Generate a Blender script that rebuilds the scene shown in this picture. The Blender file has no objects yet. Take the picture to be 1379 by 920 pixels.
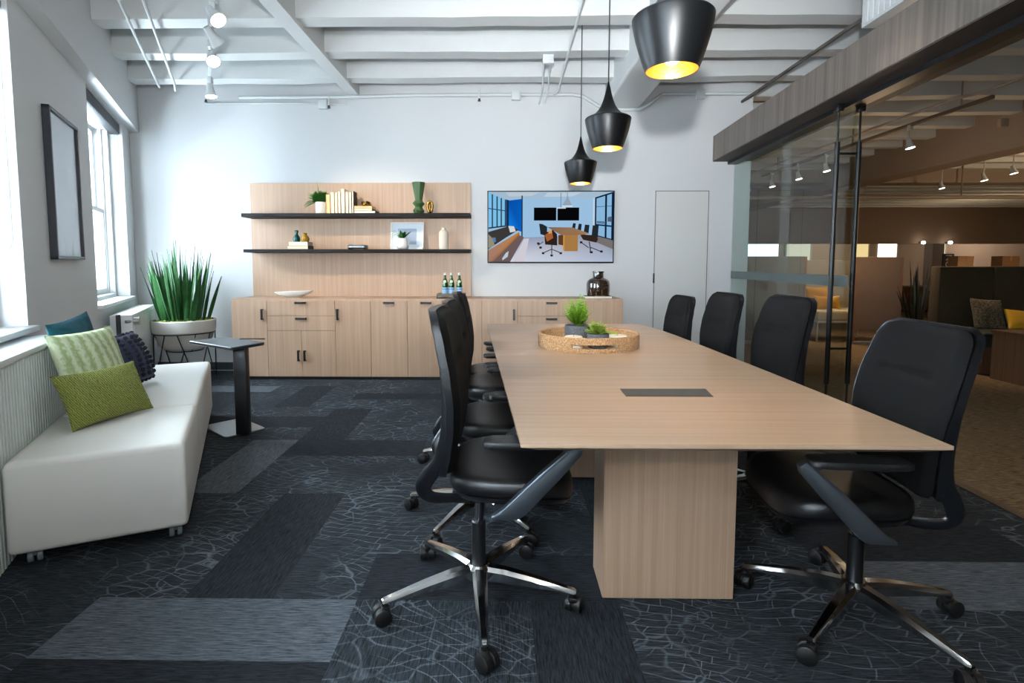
import bpy, bmesh, math, random
from mathutils import Vector, Matrix

scene = bpy.context.scene
COL = scene.collection
random.seed(7)
PI = math.pi
R = math.radians

# ------------------------------------------------------------------ camera
cam_d = bpy.data.cameras.new('camera')
cam = bpy.data.objects.new('camera', cam_d)
COL.objects.link(cam)
cam.location = (0, 0, 1.24)
cam.rotation_euler = (R(90) - math.atan(0.077), 0, math.atan(12 / 730.0))
cam_d.sensor_width = 36.0
cam_d.lens = 19.0573
cam_d.shift_x = 0.01559
cam_d.shift_y = -0.03538
cam_d.clip_start = 0.05
cam_d.clip_end = 200
scene.camera = cam

# ------------------------------------------------------------------ colour management
vs = scene.view_settings
scene.display_settings.display_device = 'sRGB'
vs.view_transform = 'Standard'
vs.look = 'None'
vs.gamma = 1.0
vs.use_curve_mapping = False
vs.exposure = 0.14
scene.cycles.max_bounces = 8
scene.cycles.diffuse_bounces = 4
scene.cycles.glossy_bounces = 4
scene.cycles.transmission_bounces = 6
scene.cycles.transparent_max_bounces = 12
scene.cycles.sample_clamp_indirect = 6.0
scene.cycles.use_denoising = True

# ------------------------------------------------------------------ sky
world = bpy.data.worlds.new('overcast_sky')
scene.world = world
world.use_nodes = True
bg = world.node_tree.nodes['Background']
bg.inputs[0].default_value = (0.80, 0.91, 1.0, 1)
bg.inputs[1].default_value = 48.0

SIN, COS = math.sin(R(26)), math.cos(R(26))
def LW(s, c, z=0.0):
    """left wall frame: s runs along the slanted wall, c out of it into the room"""
    return Vector((COS * c - SIN * s, SIN * c + COS * s, z))

# ------------------------------------------------------------------ daylight, flash and added fill lights
def light(name, kind, loc, energy, color=(1, 1, 1), aim=None, **kw):
    d = bpy.data.lights.new(name, kind)
    d.energy = energy
    d.color = color
    for k, v in kw.items():
        setattr(d, k, v)
    o = bpy.data.objects.new(name, d)
    COL.objects.link(o)
    o.location = loc
    if aim is not None:
        o.rotation_euler = (Vector(aim) - Vector(loc)).to_track_quat('-Z', 'Y').to_euler()
    return o
WIN = [(-0.62, 0.82), (2.42, 3.86), (5.50, 6.96)]
for i, (s0, s1) in enumerate(WIN):
    o = light('window_daylight_portal', 'AREA', LW((s0 + s1) / 2, -1.36, 1.78), 1.0, shape='RECTANGLE',
              size=s1 - s0, size_y=1.78)
    o.rotation_euler = Matrix(((SIN, 0, -COS), (-COS, 0, -SIN), (0, 1, 0))).to_euler()
    o.data.cycles.is_portal = True
# the photographer's flash beside the camera, which throws the soft-edged shadows on the back wall
light('camera_flash', 'SPOT', (-0.03, -0.16, 1.50), 780, (0.93, 0.97, 1.0), aim=(0.9, 6.1, 2.75), spot_size=R(60), spot_blend=1.0, shadow_soft_size=0.035)
light('camera_flash_spill', 'POINT', (-0.03, -0.16, 1.50), 30, (0.93, 0.97, 1.0), shadow_soft_size=0.035)
# added fill: a spot thrown up at the white ceiling to brighten the room
light('bounced_fill', 'SPOT', (0.3, -0.9, 1.6), 420, (0.93, 0.97, 1.0), aim=(-0.9, 1.6, 3.5), spot_size=R(125), spot_blend=1.0, shadow_soft_size=0.1)
# added fill spots without heads or track, behind the camera and over the table
for p in ((0.2, -0.9, 3.05), (1.5, 0.4, 3.05), (1.75, 3.0, 3.0)):
    light('ceiling_fill_spot', 'SPOT', p, 60, (1.0, 0.9, 0.78), aim=(p[0], p[1] + 0.5, 0), spot_size=R(95), spot_blend=0.9, shadow_soft_size=0.06)

# ------------------------------------------------------------------ material helpers
MATS = {}
def lin(c):
    return tuple(((v / 255) / 12.92 if v / 255 <= 0.04045 else ((v / 255 + 0.055) / 1.055) ** 2.4) for v in c[:3]) + (1,)
def mat(name, rgb, rough=0.5, metal=0.0, spec=0.5, bump=0.0, bump_scale=200, var=0.0, coat=0.0, sheen=0.0, var_scale=8):
    if name in MATS:
        return MATS[name]
    m = bpy.data.materials.new(name)
    m.use_nodes = True
    nt = m.node_tree
    b = nt.nodes['Principled BSDF']
    b.inputs['Base Color'].default_value = lin(rgb)
    b.inputs['Roughness'].default_value = rough
    b.inputs['Metallic'].default_value = metal
    b.inputs['Specular IOR Level'].default_value = spec
    b.inputs['Coat Weight'].default_value = coat
    b.inputs['Sheen Weight'].default_value = sheen
    tc = nt.nodes.new('ShaderNodeTexCoord')
    if var > 0:
        n = nt.nodes.new('ShaderNodeTexNoise')
        n.inputs['Scale'].default_value = var_scale
        n.inputs['Detail'].default_value = 4
        nt.links.new(tc.outputs['Object'], n.inputs['Vector'])
        mx = nt.nodes.new('ShaderNodeMix')
        mx.data_type = 'RGBA'
        l = lin(rgb)
        mx.inputs[6].default_value = tuple(v * (1 - var) for v in l[:3]) + (1,)
        mx.inputs[7].default_value = tuple(min(1, v * (1 + var)) for v in l[:3]) + (1,)
        nt.links.new(n.outputs['Fac'], mx.inputs[0])
        nt.links.new(mx.outputs[2], b.inputs['Base Color'])
    if bump > 0:
        n2 = nt.nodes.new('ShaderNodeTexNoise')
        n2.inputs['Scale'].default_value = bump_scale
        n2.inputs['Detail'].default_value = 3
        nt.links.new(tc.outputs['Object'], n2.inputs['Vector'])
        bp = nt.nodes.new('ShaderNodeBump')
        bp.inputs['Strength'].default_value = bump
        bp.inputs['Distance'].default_value = 0.004
        nt.links.new(n2.outputs['Fac'], bp.inputs['Height'])
        nt.links.new(bp.outputs['Normal'], b.inputs['Normal'])
    MATS[name] = m
    return m
def emis(name, rgb, strength):
    m = bpy.data.materials.new(name)
    m.use_nodes = True
    nt = m.node_tree
    nt.nodes.clear()
    e = nt.nodes.new('ShaderNodeEmission')
    e.inputs[0].default_value = lin(rgb)
    e.inputs[1].default_value = strength
    out = nt.nodes.new('ShaderNodeOutputMaterial')
    nt.links.new(e.outputs[0], out.inputs[0])
    return m
def wood(name, dark, light_, grain='Z', rough=0.42, fine=150.0, along=1.6, broad=5.0):
    """straight-grained veneer: fine streaks stretched along one axis, with broader tone bands"""
    m = bpy.data.materials.new(name)
    m.use_nodes = True
    nt = m.node_tree
    b = nt.nodes['Principled BSDF']
    tc = nt.nodes.new('ShaderNodeTexCoord')
    def streak(sc, al):
        mp = nt.nodes.new('ShaderNodeMapping')
        s = [sc, sc, sc]
        s['XYZ'.index(grain)] = al
        mp.inputs['Scale'].default_value = s
        n = nt.nodes.new('ShaderNodeTexNoise')
        n.inputs['Scale'].default_value = 1.0
        n.inputs['Detail'].default_value = 3
        nt.links.new(tc.outputs['Object'], mp.inputs['Vector'])
        nt.links.new(mp.outputs[0], n.inputs['Vector'])
        return n
    a, c = streak(fine, along), streak(fine / broad, along * 0.35)
    ad = nt.nodes.new('ShaderNodeMath')
    ad.operation = 'ADD'
    nt.links.new(a.outputs['Fac'], ad.inputs[0])
    nt.links.new(c.outputs['Fac'], ad.inputs[1])
    rp = nt.nodes.new('ShaderNodeMapRange')
    rp.inputs[1].default_value = 0.68
    rp.inputs[2].default_value = 1.32
    nt.links.new(ad.outputs[0], rp.inputs[0])
    mx = nt.nodes.new('ShaderNodeMix')
    mx.data_type = 'RGBA'
    mx.inputs[6].default_value = lin(dark)
    mx.inputs[7].default_value = lin(light_)
    nt.links.new(rp.outputs[0], mx.inputs[0])
    nt.links.new(mx.outputs[2], b.inputs['Base Color'])
    b.inputs['Roughness'].default_value = rough
    MATS[name] = m
    return m
def glass(name, tint, refl=1.0, rough=0.0):
    m = bpy.data.materials.new(name)
    m.use_nodes = True
    nt = m.node_tree
    nt.nodes.clear()
    t = nt.nodes.new('ShaderNodeBsdfTransparent')
    t.inputs[0].default_value = lin(tint)
    g = nt.nodes.new('ShaderNodeBsdfGlossy')
    g.inputs['Roughness'].default_value = rough
    f = nt.nodes.new('ShaderNodeFresnel')
    f.inputs[0].default_value = 1.5
    mu = nt.nodes.new('ShaderNodeMath')
    mu.operation = 'MULTIPLY'
    mu.use_clamp = True
    mu.inputs[1].default_value = refl
    ge = nt.nodes.new('ShaderNodeNewGeometry')          # the far side of a pane must not mirror totally
    fr = nt.nodes.new('ShaderNodeMath')
    fr.operation = 'SUBTRACT'
    fr.inputs[0].default_value = 1.0
    nt.links.new(ge.outputs['Backfacing'], fr.inputs[1])
    m2 = nt.nodes.new('ShaderNodeMath')
    m2.operation = 'MULTIPLY'
    mx = nt.nodes.new('ShaderNodeMixShader')
    out = nt.nodes.new('ShaderNodeOutputMaterial')
    nt.links.new(f.outputs[0], mu.inputs[0])
    nt.links.new(mu.outputs[0], m2.inputs[0])
    nt.links.new(fr.outputs[0], m2.inputs[1])
    nt.links.new(m2.outputs[0], mx.inputs[0])
    nt.links.new(t.outputs[0], mx.inputs[1])
    nt.links.new(g.outputs[0], mx.inputs[2])
    nt.links.new(mx.outputs[0], out.inputs[0])
    return m
def carpet(name, base, thread, lines=None, line_amt=0.0, axis='X', scale=5.0, rot=0.4):
    """loop carpet: fine thread streaks along one axis, optionally a pale cracked network of lines"""
    m = bpy.data.materials.new(name)
    m.use_nodes = True
    nt = m.node_tree
    b = nt.nodes['Principled BSDF']
    b.inputs['Roughness'].default_value = 0.95
    b.inputs['Specular IOR Level'].default_value = 0.15
    tc = nt.nodes.new('ShaderNodeTexCoord')
    mp = nt.nodes.new('ShaderNodeMapping')
    mp.inputs['Scale'].default_value = (14, 190, 1) if axis == 'X' else (190, 14, 1)
    n = nt.nodes.new('ShaderNodeTexNoise')
    n.inputs['Scale'].default_value = 1.0
    n.inputs['Detail'].default_value = 5
    n.inputs['Roughness'].default_value = 0.75
    nt.links.new(tc.outputs['Object'], mp.inputs[0])
    nt.links.new(mp.outputs[0], n.inputs['Vector'])
    mr = nt.nodes.new('ShaderNodeMapRange')
    mr.inputs[1].default_value = 0.38
    mr.inputs[2].default_value = 0.64
    nt.links.new(n.outputs['Fac'], mr.inputs[0])
    mx = nt.nodes.new('ShaderNodeMix')
    mx.data_type = 'RGBA'
    mx.inputs[6].default_value = lin(base)
    mx.inputs[7].default_value = lin(thread)
    nt.links.new(mr.outputs[0], mx.inputs[0])
    col = mx.outputs[2]
    if lines:
        masks = []
        for k, (sc, w, seed, ang) in enumerate(((scale, 0.055, 0.0, rot), (scale * 1.9, 0.045, 3.7, rot - 0.9))):
            m2 = nt.nodes.new('ShaderNodeMapping')
            m2.inputs['Rotation'].default_value = (0, 0, ang)
            m2.inputs['Location'].default_value = (seed, seed * 2, 0)
            m2.inputs['Scale'].default_value = (1.0, 1.75, 1.0)
            nt.links.new(tc.outputs['Object'], m2.inputs[0])
            wn = nt.nodes.new('ShaderNodeTexNoise')
            wn.inputs['Scale'].default_value = 1.6 + k
            nt.links.new(tc.outputs['Object'], wn.inputs['Vector'])
            wa = nt.nodes.new('ShaderNodeVectorMath')
            wa.operation = 'SCALE'
            wa.inputs['Scale'].default_value = 0.5
            nt.links.new(wn.outputs['Color'], wa.inputs[0])
            wv = nt.nodes.new('ShaderNodeVectorMath')
            nt.links.new(m2.outputs[0], wv.inputs[0])
            nt.links.new(wa.outputs[0], wv.inputs[1])
            if k == 0:
                v = nt.nodes.new('ShaderNodeTexBrick')
                v.inputs['Scale'].default_value = sc * 1.1
                v.inputs['Mortar Size'].default_value = 0.022
                v.inputs['Mortar Smooth'].default_value = 0.6
                v.inputs['Brick Width'].default_value = 0.8
                v.inputs['Row Height'].default_value = 0.42
                v.squash = 1.6
                v.squash_frequency = 3
                nt.links.new(wv.outputs[0], v.inputs['Vector'])
                r2 = v
                r2_out = v.outputs['Fac']
            else:
                v = nt.nodes.new('ShaderNodeTexVoronoi')
                v.feature = 'DISTANCE_TO_EDGE'
                v.inputs['Scale'].default_value = sc * 0.6
                v.inputs['Randomness'].default_value = 0.8
                nt.links.new(wv.outputs[0], v.inputs['Vector'])
                r2 = nt.nodes.new('ShaderNodeMapRange')
                r2.inputs[1].default_value = 0.0
                r2.inputs[2].default_value = w
                r2.inputs[3].default_value = 1.0
                r2.inputs[4].default_value = 0.0
                nt.links.new(v.outputs['Distance'], r2.inputs[0])
                r2_out = r2.outputs[0]
            # the network fades in and out over patches
            pn = nt.nodes.new('ShaderNodeTexNoise')
            pn.inputs['Scale'].default_value = 2.3
            m3 = nt.nodes.new('ShaderNodeMapping')
            m3.inputs['Location'].default_value = (11 + 7 * k, 3, 0)
            nt.links.new(tc.outputs['Object'], m3.inputs[0])
            nt.links.new(m3.outputs[0], pn.inputs['Vector'])
            r3 = nt.nodes.new('ShaderNodeMapRange')
            r3.inputs[1].default_value = 0.40
            r3.inputs[2].default_value = 0.60
            nt.links.new(pn.outputs['Fac'], r3.inputs[0])
            mm = nt.nodes.new('ShaderNodeMath')
            mm.operation = 'MULTIPLY'
            nt.links.new(r2_out, mm.inputs[0])
            nt.links.new(r3.outputs[0], mm.inputs[1])
            masks.append(mm.outputs[0])
        ad = nt.nodes.new('ShaderNodeMath')
        ad.operation = 'MAXIMUM'
        nt.links.new(masks[0], ad.inputs[0])
        nt.links.new(masks[1], ad.inputs[1])
        brk = nt.nodes.new('ShaderNodeMath')
        brk.operation = 'MULTIPLY'
        nt.links.new(ad.outputs[0], brk.inputs[0])
        nt.links.new(mr.outputs[0], brk.inputs[1])
        sm = nt.nodes.new('ShaderNodeMath')
        sm.operation = 'MULTIPLY_ADD'
        nt.links.new(ad.outputs[0], sm.inputs[0])
        sm.inputs[1].default_value = 0.35
        nt.links.new(brk.outputs[0], sm.inputs[2])
        sc_ = nt.nodes.new('ShaderNodeMath')
        sc_.operation = 'MULTIPLY'
        sc_.use_clamp = True
        sc_.inputs[1].default_value = line_amt
        nt.links.new(sm.outputs[0], sc_.inputs[0])
        m4 = nt.nodes.new('ShaderNodeMix')
        m4.data_type = 'RGBA'
        nt.links.new(sc_.outputs[0], m4.inputs[0])
        nt.links.new(col, m4.inputs[6])
        m4.inputs[7].default_value = lin(lines)
        col = m4.outputs[2]
    nt.links.new(col, b.inputs['Base Color'])
    bp = nt.nodes.new('ShaderNodeBump')
    bp.inputs['Strength'].default_value = 0.5
    bp.inputs['Distance'].default_value = 0.003
    nt.links.new(n.outputs['Fac'], bp.inputs['Height'])
    nt.links.new(bp.outputs[0], b.inputs['Normal'])
    MATS[name] = m
    return m

# ------------------------------------------------------------------ mesh helpers
class MB:
    """collects shapes; build() links them as ONE mesh object"""
    def __init__(self):
        self.bm = bmesh.new()
        self.mi = 0
    def _v(self, pts):
        return [self.bm.verts.new(p) for p in pts]
    def face(self, vs_):
        try:
            f = self.bm.faces.new(vs_)
            f.material_index = self.mi
            return f
        except ValueError:
            return None
    def poly(self, pts):
        return self.face(self._v(pts))
    def box(self, lo, hi, bev=0.0, seg=2, M=None):
        x0, y0, z0 = lo
        x1, y1, z1 = hi
        t = bmesh.new()
        vv = [t.verts.new(p) for p in ((x0, y0, z0), (x1, y0, z0), (x1, y1, z0), (x0, y1, z0), (x0, y0, z1), (x1, y0, z1), (x1, y1, z1), (x0, y1, z1))]
        for f in ((3, 2, 1, 0), (4, 5, 6, 7), (0, 1, 5, 4), (1, 2, 6, 5), (2, 3, 7, 6), (3, 0, 4, 7)):
            t.faces.new([vv[i] for i in f])
        if bev > 0:
            bmesh.ops.bevel(t, geom=t.edges[:], offset=bev, segments=seg, affect='EDGES', profile=0.5)
        self._merge(t, M)
        return self
    def _merge(self, t, M=None):
        t.verts.index_update()
        mp = {}
        for v in t.verts:
            mp[v.index] = self.bm.verts.new(M @ v.co if M is not None else v.co)
        for f in t.faces:
            self.face([mp[v.index] for v in f.verts])
        t.free()
    def prism(self, pts, axis, a, b, bev=0.0, M=None, seg=2):
        """polygon pts (2-D) extruded along axis from a to b"""
        t = bmesh.new()
        def P(p, h):
            return {'X': (h, p[0], p[1]), 'Y': (p[0], h, p[1]), 'Z': (p[0], p[1], h)}[axis]
        A = [t.verts.new(P(p, a)) for p in pts]
        B = [t.verts.new(P(p, b)) for p in pts]
        n = len(pts)
        t.faces.new(A[::-1])
        t.faces.new(B)
        for i in range(n):
            t.faces.new((A[i], A[(i + 1) % n], B[(i + 1) % n], B[i]))
        bmesh.ops.recalc_face_normals(t, faces=t.faces[:])
        if bev > 0:
            bmesh.ops.bevel(t, geom=t.edges[:], offset=bev, segments=seg, affect='EDGES', profile=0.5)
        self._merge(t, M)
        return self
    def lathe(self, prof, n=32, c=(0, 0, 0), M=None, cap=True, sx=1.0, sy=1.0):
        """prof = [(r, z)] turned about the z axis through c"""
        rings = []
        for r, z in prof:
            if r < 1e-6:
                p = Vector((c[0], c[1], c[2] + z))
                rings.append([self.bm.verts.new(M @ p if M else p)])
            else:
                ring = []
                for k in range(n):
                    a = 2 * PI * k / n
                    p = Vector((c[0] + r * sx * math.cos(a), c[1] + r * sy * math.sin(a), c[2] + z))
                    ring.append(self.bm.verts.new(M @ p if M else p))
                rings.append(ring)
        for A, B in zip(rings, rings[1:]):
            if len(A) == 1 and len(B) == 1:
                continue
            for k in range(n):
                k2 = (k + 1) % n
                if len(A) == 1:
                    self.face((A[0], B[k], B[k2]) if False else (A[0], B[k2], B[k]))
                elif len(B) == 1:
                    self.face((A[k], A[k2], B[0]))
                else:
                    self.face((A[k], A[k2], B[k2], B[k]))
        if cap:
            if len(rings[0]) > 1:
                self.face(rings[0][::-1])
            if len(rings[-1]) > 1:
                self.face(rings[-1])
        return self
    def tube(self, pts, r, n=8, closed=False, radii=None, flat=1.0, up=None):
        """round (or flattened) bar along a path; flat scales the second cross axis"""
        pts = [Vector(p) for p in pts]
        m = len(pts)
        rings = []
        prev = None
        for i, p in enumerate(pts):
            if closed:
                d = (pts[(i + 1) % m] - pts[i - 1]).normalized()
            else:
                d = (pts[min(i + 1, m - 1)] - pts[max(i - 1, 0)]).normalized()
            if prev is None:
                ref = Vector(up) if up else (Vector((0, 0, 1)) if abs(d.z) < 0.9 else Vector((1, 0, 0)))
                a = d.cross(ref).normalized()
            else:
                a = (prev - d * prev.dot(d)).normalized()
            prev = a
            b_ = d.cross(a).normalized()
            rr = radii[i] if radii else r
            rings.append([self.bm.verts.new(p + a * (rr * math.cos(2 * PI * k / n)) + b_ * (rr * flat * math.sin(2 * PI * k / n))) for k in range(n)])
        rng = range(m) if closed else range(m - 1)
        for i in rng:
            A, B = rings[i], rings[(i + 1) % m]
            for k in range(n):
                self.face((A[k], A[(k + 1) % n], B[(k + 1) % n], B[k]))
        if not closed:
            self.face(rings[0][::-1])
            self.face(rings[-1])
        return self
    def cyl(self, p0, p1, r, n=16):
        return self.tube([p0, p1], r, n)
    def pad(self, outline, loops, zf=None, M=None):
        """soft slab: the outline (2-D, star-shaped) repeated at (scale, z) loops and capped"""
        rings = []
        cx = sum(p[0] for p in outline) / len(outline)
        cy = sum(p[1] for p in outline) / len(outline)
        for s, z in loops:
            ring = []
            for x, y in outline:
                X, Y = cx + (x - cx) * s, cy + (y - cy) * s
                p = Vector((X, Y, z + (zf(X, Y) if zf else 0)))
                ring.append(self.bm.verts.new(M @ p if M else p))
            rings.append(ring)
        n = len(outline)
        for A, B in zip(rings, rings[1:]):
            for k in range(n):
                self.face((A[k], A[(k + 1) % n], B[(k + 1) % n], B[k]))
        for ring, z, flip in ((rings[0], loops[0][1], True), (rings[-1], loops[-1][1], False)):
            p = Vector((cx, cy, z + (zf(cx, cy) if zf else 0)))
            c = self.bm.verts.new(M @ p if M else p)
            for k in range(n):
                a, b_ = ring[k], ring[(k + 1) % n]
                self.face((b_, a, c) if flip else (a, b_, c))
        return self
    def grid(self, nu, nv, f):
        vv = [[self.bm.verts.new(f(i / nu, j / nv)) for j in range(nv + 1)] for i in range(nu + 1)]
        for i in range(nu):
            for j in range(nv):
                self.face((vv[i][j], vv[i + 1][j], vv[i + 1][j + 1], vv[i][j + 1]))
        return vv
    def build(self, name, m, parent=None, smooth=35, origin=None):
        me = bpy.data.meshes.new(name)
        bmesh.ops.recalc_face_normals(self.bm, faces=self.bm.faces[:])
        if origin is not None:
            bmesh.ops.translate(self.bm, verts=self.bm.verts[:], vec=-Vector(origin))
        self.bm.to_mesh(me)
        self.bm.free()
        for mm in (m if isinstance(m, (list, tuple)) else [m]):
            me.materials.append(mm)
        if smooth:
            me.polygons.foreach_set('use_smooth', [True] * len(me.polygons))
            me.set_sharp_from_angle(angle=R(smooth))
        o = bpy.data.objects.new(name, me)
        COL.objects.link(o)
        if parent is not None:
            o.parent = parent
        elif origin is not None:
            o.location = origin
        return o
def superell(a, b, n=40, e=3.2, cx=0, cy=0):
    out = []
    for k in range(n):
        t = 2 * PI * k / n
        c, s = math.cos(t), math.sin(t)
        out.append((cx + a * math.copysign(abs(c) ** (2 / e), c), cy + b * math.copysign(abs(s) ** (2 / e), s)))
    return out
def bez(p0, p1, p2, p3, n=10):
    p0, p1, p2, p3 = map(Vector, (p0, p1, p2, p3))
    return [p0 * (1 - t) ** 3 + p1 * 3 * t * (1 - t) ** 2 + p2 * 3 * t * t * (1 - t) + p3 * t ** 3 for t in [i / n for i in range(n + 1)]]
def smoothpath(pts, n=6):
    """Catmull-Rom through pts"""
    P = [Vector(p) for p in pts]
    P = [P[0] * 2 - P[1]] + P + [P[-1] * 2 - P[-2]]
    out = []
    for i in range(1, len(P) - 2):
        for k in range(n):
            t = k / n
            a, b, c, d = P[i - 1], P[i], P[i + 1], P[i + 2]
            out.append(0.5 * ((2 * b) + (c - a) * t + (2 * a - 5 * b + 4 * c - d) * t * t + (3 * b - a - 3 * c + d) * t ** 3))
    out.append(P[-2])
    return out

# ------------------------------------------------------------------ scene-graph helpers
def tag(o, label=None, cat=None, group=None, kind=None):
    if label:
        o['label'] = label
    if cat:
        o['category'] = cat
    if group:
        o['group'] = group
    if kind:
        o['kind'] = kind
    return o
def thing(name, label, cat, loc=(0, 0, 0), rz=0.0, group=None):
    o = bpy.data.objects.new(name, None)
    COL.objects.link(o)
    o.location = loc
    o.rotation_euler = (0, 0, rz)
    o.empty_display_size = 0.1
    return tag(o, label, cat, group)
def struct(o, label=None, cat=None):
    return tag(o, label, cat, kind='structure')
def kids(o):
    return [c for c in bpy.data.objects if c.parent == o]
def copy_tree(o, parent=None):
    c = o.copy()
    COL.objects.link(c)
    if parent is not None:
        c.parent = parent
    for ch in kids(o):
        copy_tree(ch, c)
    return c

# ------------------------------------------------------------------ materials
WHITE = mat('white_wall_paint', (205, 206, 206), 0.7, bump=0.05, bump_scale=60)
CEIL = mat('painted_concrete', (212, 214, 213), 0.75, bump=0.5, bump_scale=14, var=0.03)
TRIMW = mat('white_gloss_trim', (226, 228, 228), 0.4)
SLATE = mat('slate_baseboard', (52, 62, 70), 0.5)
OAK = wood('oak_veneer', (162, 131, 107), (184, 153, 127), 'Z', 0.45, fine=260, along=2.0, broad=7)
OAKX = wood('oak_veneer_lengthwise', (172, 144, 119), (192, 164, 138), 'X', 0.36, fine=110, along=1.2)
ASH = wood('grey_brown_veneer', (88, 79, 73), (118, 107, 98), 'Z', 0.55, fine=45, along=0.8, broad=4)
DARKW = wood('walnut_veneer', (70, 45, 30), (104, 70, 48), 'Z', 0.5)
BLACK = mat('black_matt', (20, 20, 21), 0.5)
BLACKM = mat('black_powder_coat', (17, 18, 20), 0.38)
SATIN = mat('black_satin_shade', (9, 10, 11), 0.36, spec=0.22)
DARKBROWN = mat('dark_bronze_shelf', (22, 19, 17), 0.75, spec=0.25)
LEATHER = mat('black_leather', (11, 11, 13), 0.4, bump=0.12, bump_scale=320)
MESHF = mat('black_chair_fabric', (7, 7, 8), 0.85, spec=0.22, bump=0.3, bump_scale=600)
SHELLP = mat('black_plastic', (14, 16, 20), 0.34)
ALU = mat('dark_aluminium', (98, 105, 112), 0.34, metal=0.85)
CHROME = mat('polished_aluminium', (205, 205, 205), 0.14, metal=1.0)
RUBBER = mat('black_rubber', (10, 10, 11), 0.5)
IVORY = mat('ivory_vinyl', (232, 229, 222), 0.55, bump=0.12, bump_scale=300)
GLASSW = glass('window_glass', (250, 253, 255), 0.7)
GLASSP = glass('partition_glass', (243, 249, 247), 1.15)
FROST = mat('frosted_band', (84, 92, 90), 0.7)
CARP = carpet('carpet_network', (17, 19, 22), (54, 59, 64), (106, 115, 122), 0.8, 'X', 6.0)
CARPY = carpet('carpet_network_crosswise', (17, 20, 23), (54, 60, 66), (106, 115, 122), 0.7, 'Y', 5.5, 1.1)
CARPD = carpet('carpet_dark_plank', (12, 14, 17), (45, 49, 55), axis='X')
CARPDY = carpet('carpet_dark_plank_crosswise', (12, 14, 17), (45, 49, 55), axis='Y')
CARPL = carpet('carpet_pale_plank', (44, 49, 55), (100, 106, 112), axis='X')
CARPLY = carpet('carpet_pale_plank_crosswise', (48, 52, 57), (98, 102, 107), axis='Y')
CARPB = carpet('carpet_brown', (44, 35, 26), (156, 132, 102), axis='X')

# ------------------------------------------------------------------ room shell
YB = 6.168
LWM = Matrix(((-SIN, COS, 0, 0), (COS, SIN, 0, 0), (0, 0, 1, 0), (0, 0, 0, 1)))
def gx(y):            # the line of the glass wall
    return 2.44 + 0.032 * (y - 4.0)

f = MB()
f.poly([(-5, -2.2, 0), (gx(-2.2) + 0.12, -2.2, 0), (gx(6.4) + 0.12, 6.4, 0), (-5, 6.4, 0)])
f.mi = 1
f.poly([(gx(-2.2) + 0.12, -2.2, 0), (22, -2.2, 0), (22, 23, 0), (gx(6.4) + 0.12, 23, 0), (gx(6.4) + 0.12, 6.4, 0)])
def plank(x0, y0, x1, y1, mi):
    f.mi = mi
    e = 0.0012
    f.poly([(x0, y0, e), (x1, y0, e), (x1, y1, e), (x0, y1, e)])
PX, PL = 0.32, 0.96
for x0, y0, x1, y1, mi in (
        (-1.505, 1.59, -0.545, 1.905, 4), (-1.505, 1.27, -0.545, 1.59, 2), (-1.19, 1.906, -0.86, 2.825, 3),
        (-0.545, 1.906, 0.415, 2.225, 2), (0.097, 0.95, 0.42, 1.906, 3), (-1.765, 2.82, -1.45, 3.71, 5),
        (-1.45, 3.40, -0.545, 3.715, 2), (-1.45, 3.715, -1.13, 4.53, 3), (-2.41, 4.00, -1.45, 4.30, 2),
        (-2.01, 4.59, -1.70, 5.393, 3), (-1.40, 4.865, -0.44, 5.09, 2), (-3.00, 5.125, -2.27, 5.38, 4),
        (1.31, 1.88, 2.27, 2.20, 4), (1.31, 2.20, 2.27, 2.52, 2), (0.42, 2.225, 0.74, 3.185, 3), (-0.545, 0.95, 0.097, 1.906, 6),
        (0.10, 2.9, 0.42, 3.86, 3), (0.74, 3.2, 1.70, 3.52, 2), (-2.41, 1.0, -2.09, 1.96, 3), (-0.5, 4.2, 0.46, 4.52, 4),
        (1.38, 3.9, 1.70, 4.86, 3), (1.06, 0.6, 2.02, 0.92, 2), (-0.23, 5.2, 0.73, 5.52, 2), (-2.73, 4.45, -2.41, 5.12, 3)):
    plank(x0, y0, x1, y1, mi)
struct(f.build('floor', [CARP, CARPB, CARPD, CARPDY, CARPL, CARPLY, CARPY], smooth=0), 'carpet of charcoal planks, brown beyond the glass wall', 'floor')

w = MB()
w.box((-4.6, YB, 0), (2.73, YB + 0.16, 3.55))
struct(w.build('wall_back', WHITE, smooth=0), 'white back wall carrying the wooden panel and screen', 'wall')

w = MB()
edges = [-1.6] + [e for p in WIN for e in p] + [7.75]
for a, b in zip(edges[::2], edges[1::2]):
    w.box((a, -1.40, 0), (b, -1.10, 3.55), M=LWM)
for a, b in WIN:
    w.box((a, -1.40, 0), (b, -1.10, 0.86), M=LWM)
    w.box((a, -1.40, 2.70), (b, -1.10, 3.55), M=LWM)
struct(w.build('wall_left', WHITE, smooth=0), 'slanted white wall with the windows', 'wall')
w = MB()
w.box((-1.6, -1.10, 2.71), (7.55, -1.0, 3.55), M=LWM)
struct(w.build('trim_1', WHITE, smooth=0), 'boxed white bulkhead running above the windows', 'bulkhead')
w = MB()
w.box((-1.2, -1.9, 0), (22, -1.75, 3.55))
struct(w.build('wall_front', WHITE, smooth=0))
w = MB()
w.box((21.5, -1.8, 0), (21.7, 23, 3.55))
struct(w.build('wall_right', mat('taupe_paint', (120, 104, 90), 0.8), smooth=0))
w = MB()
w.box((2.0, 22.6, 0), (21.6, 22.8, 3.55))
struct(w.build('wall_far', mat('warm_white_paint', (178, 158, 140), 0.8), smooth=0), 'far pale wall of the open office', 'wall')
w = MB()
w.box((2.0, 19.5, 1.94), (21.6, 19.8, 3.55))
struct(w.build('trim_2', mat('taupe_lintel', (138, 118, 100), 0.8), smooth=0), 'long taupe bulkhead above the far rooms', 'bulkhead')
w = MB()
w.box((2.58, YB + 0.16, 0), (2.73, 22.7, 3.55))
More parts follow.
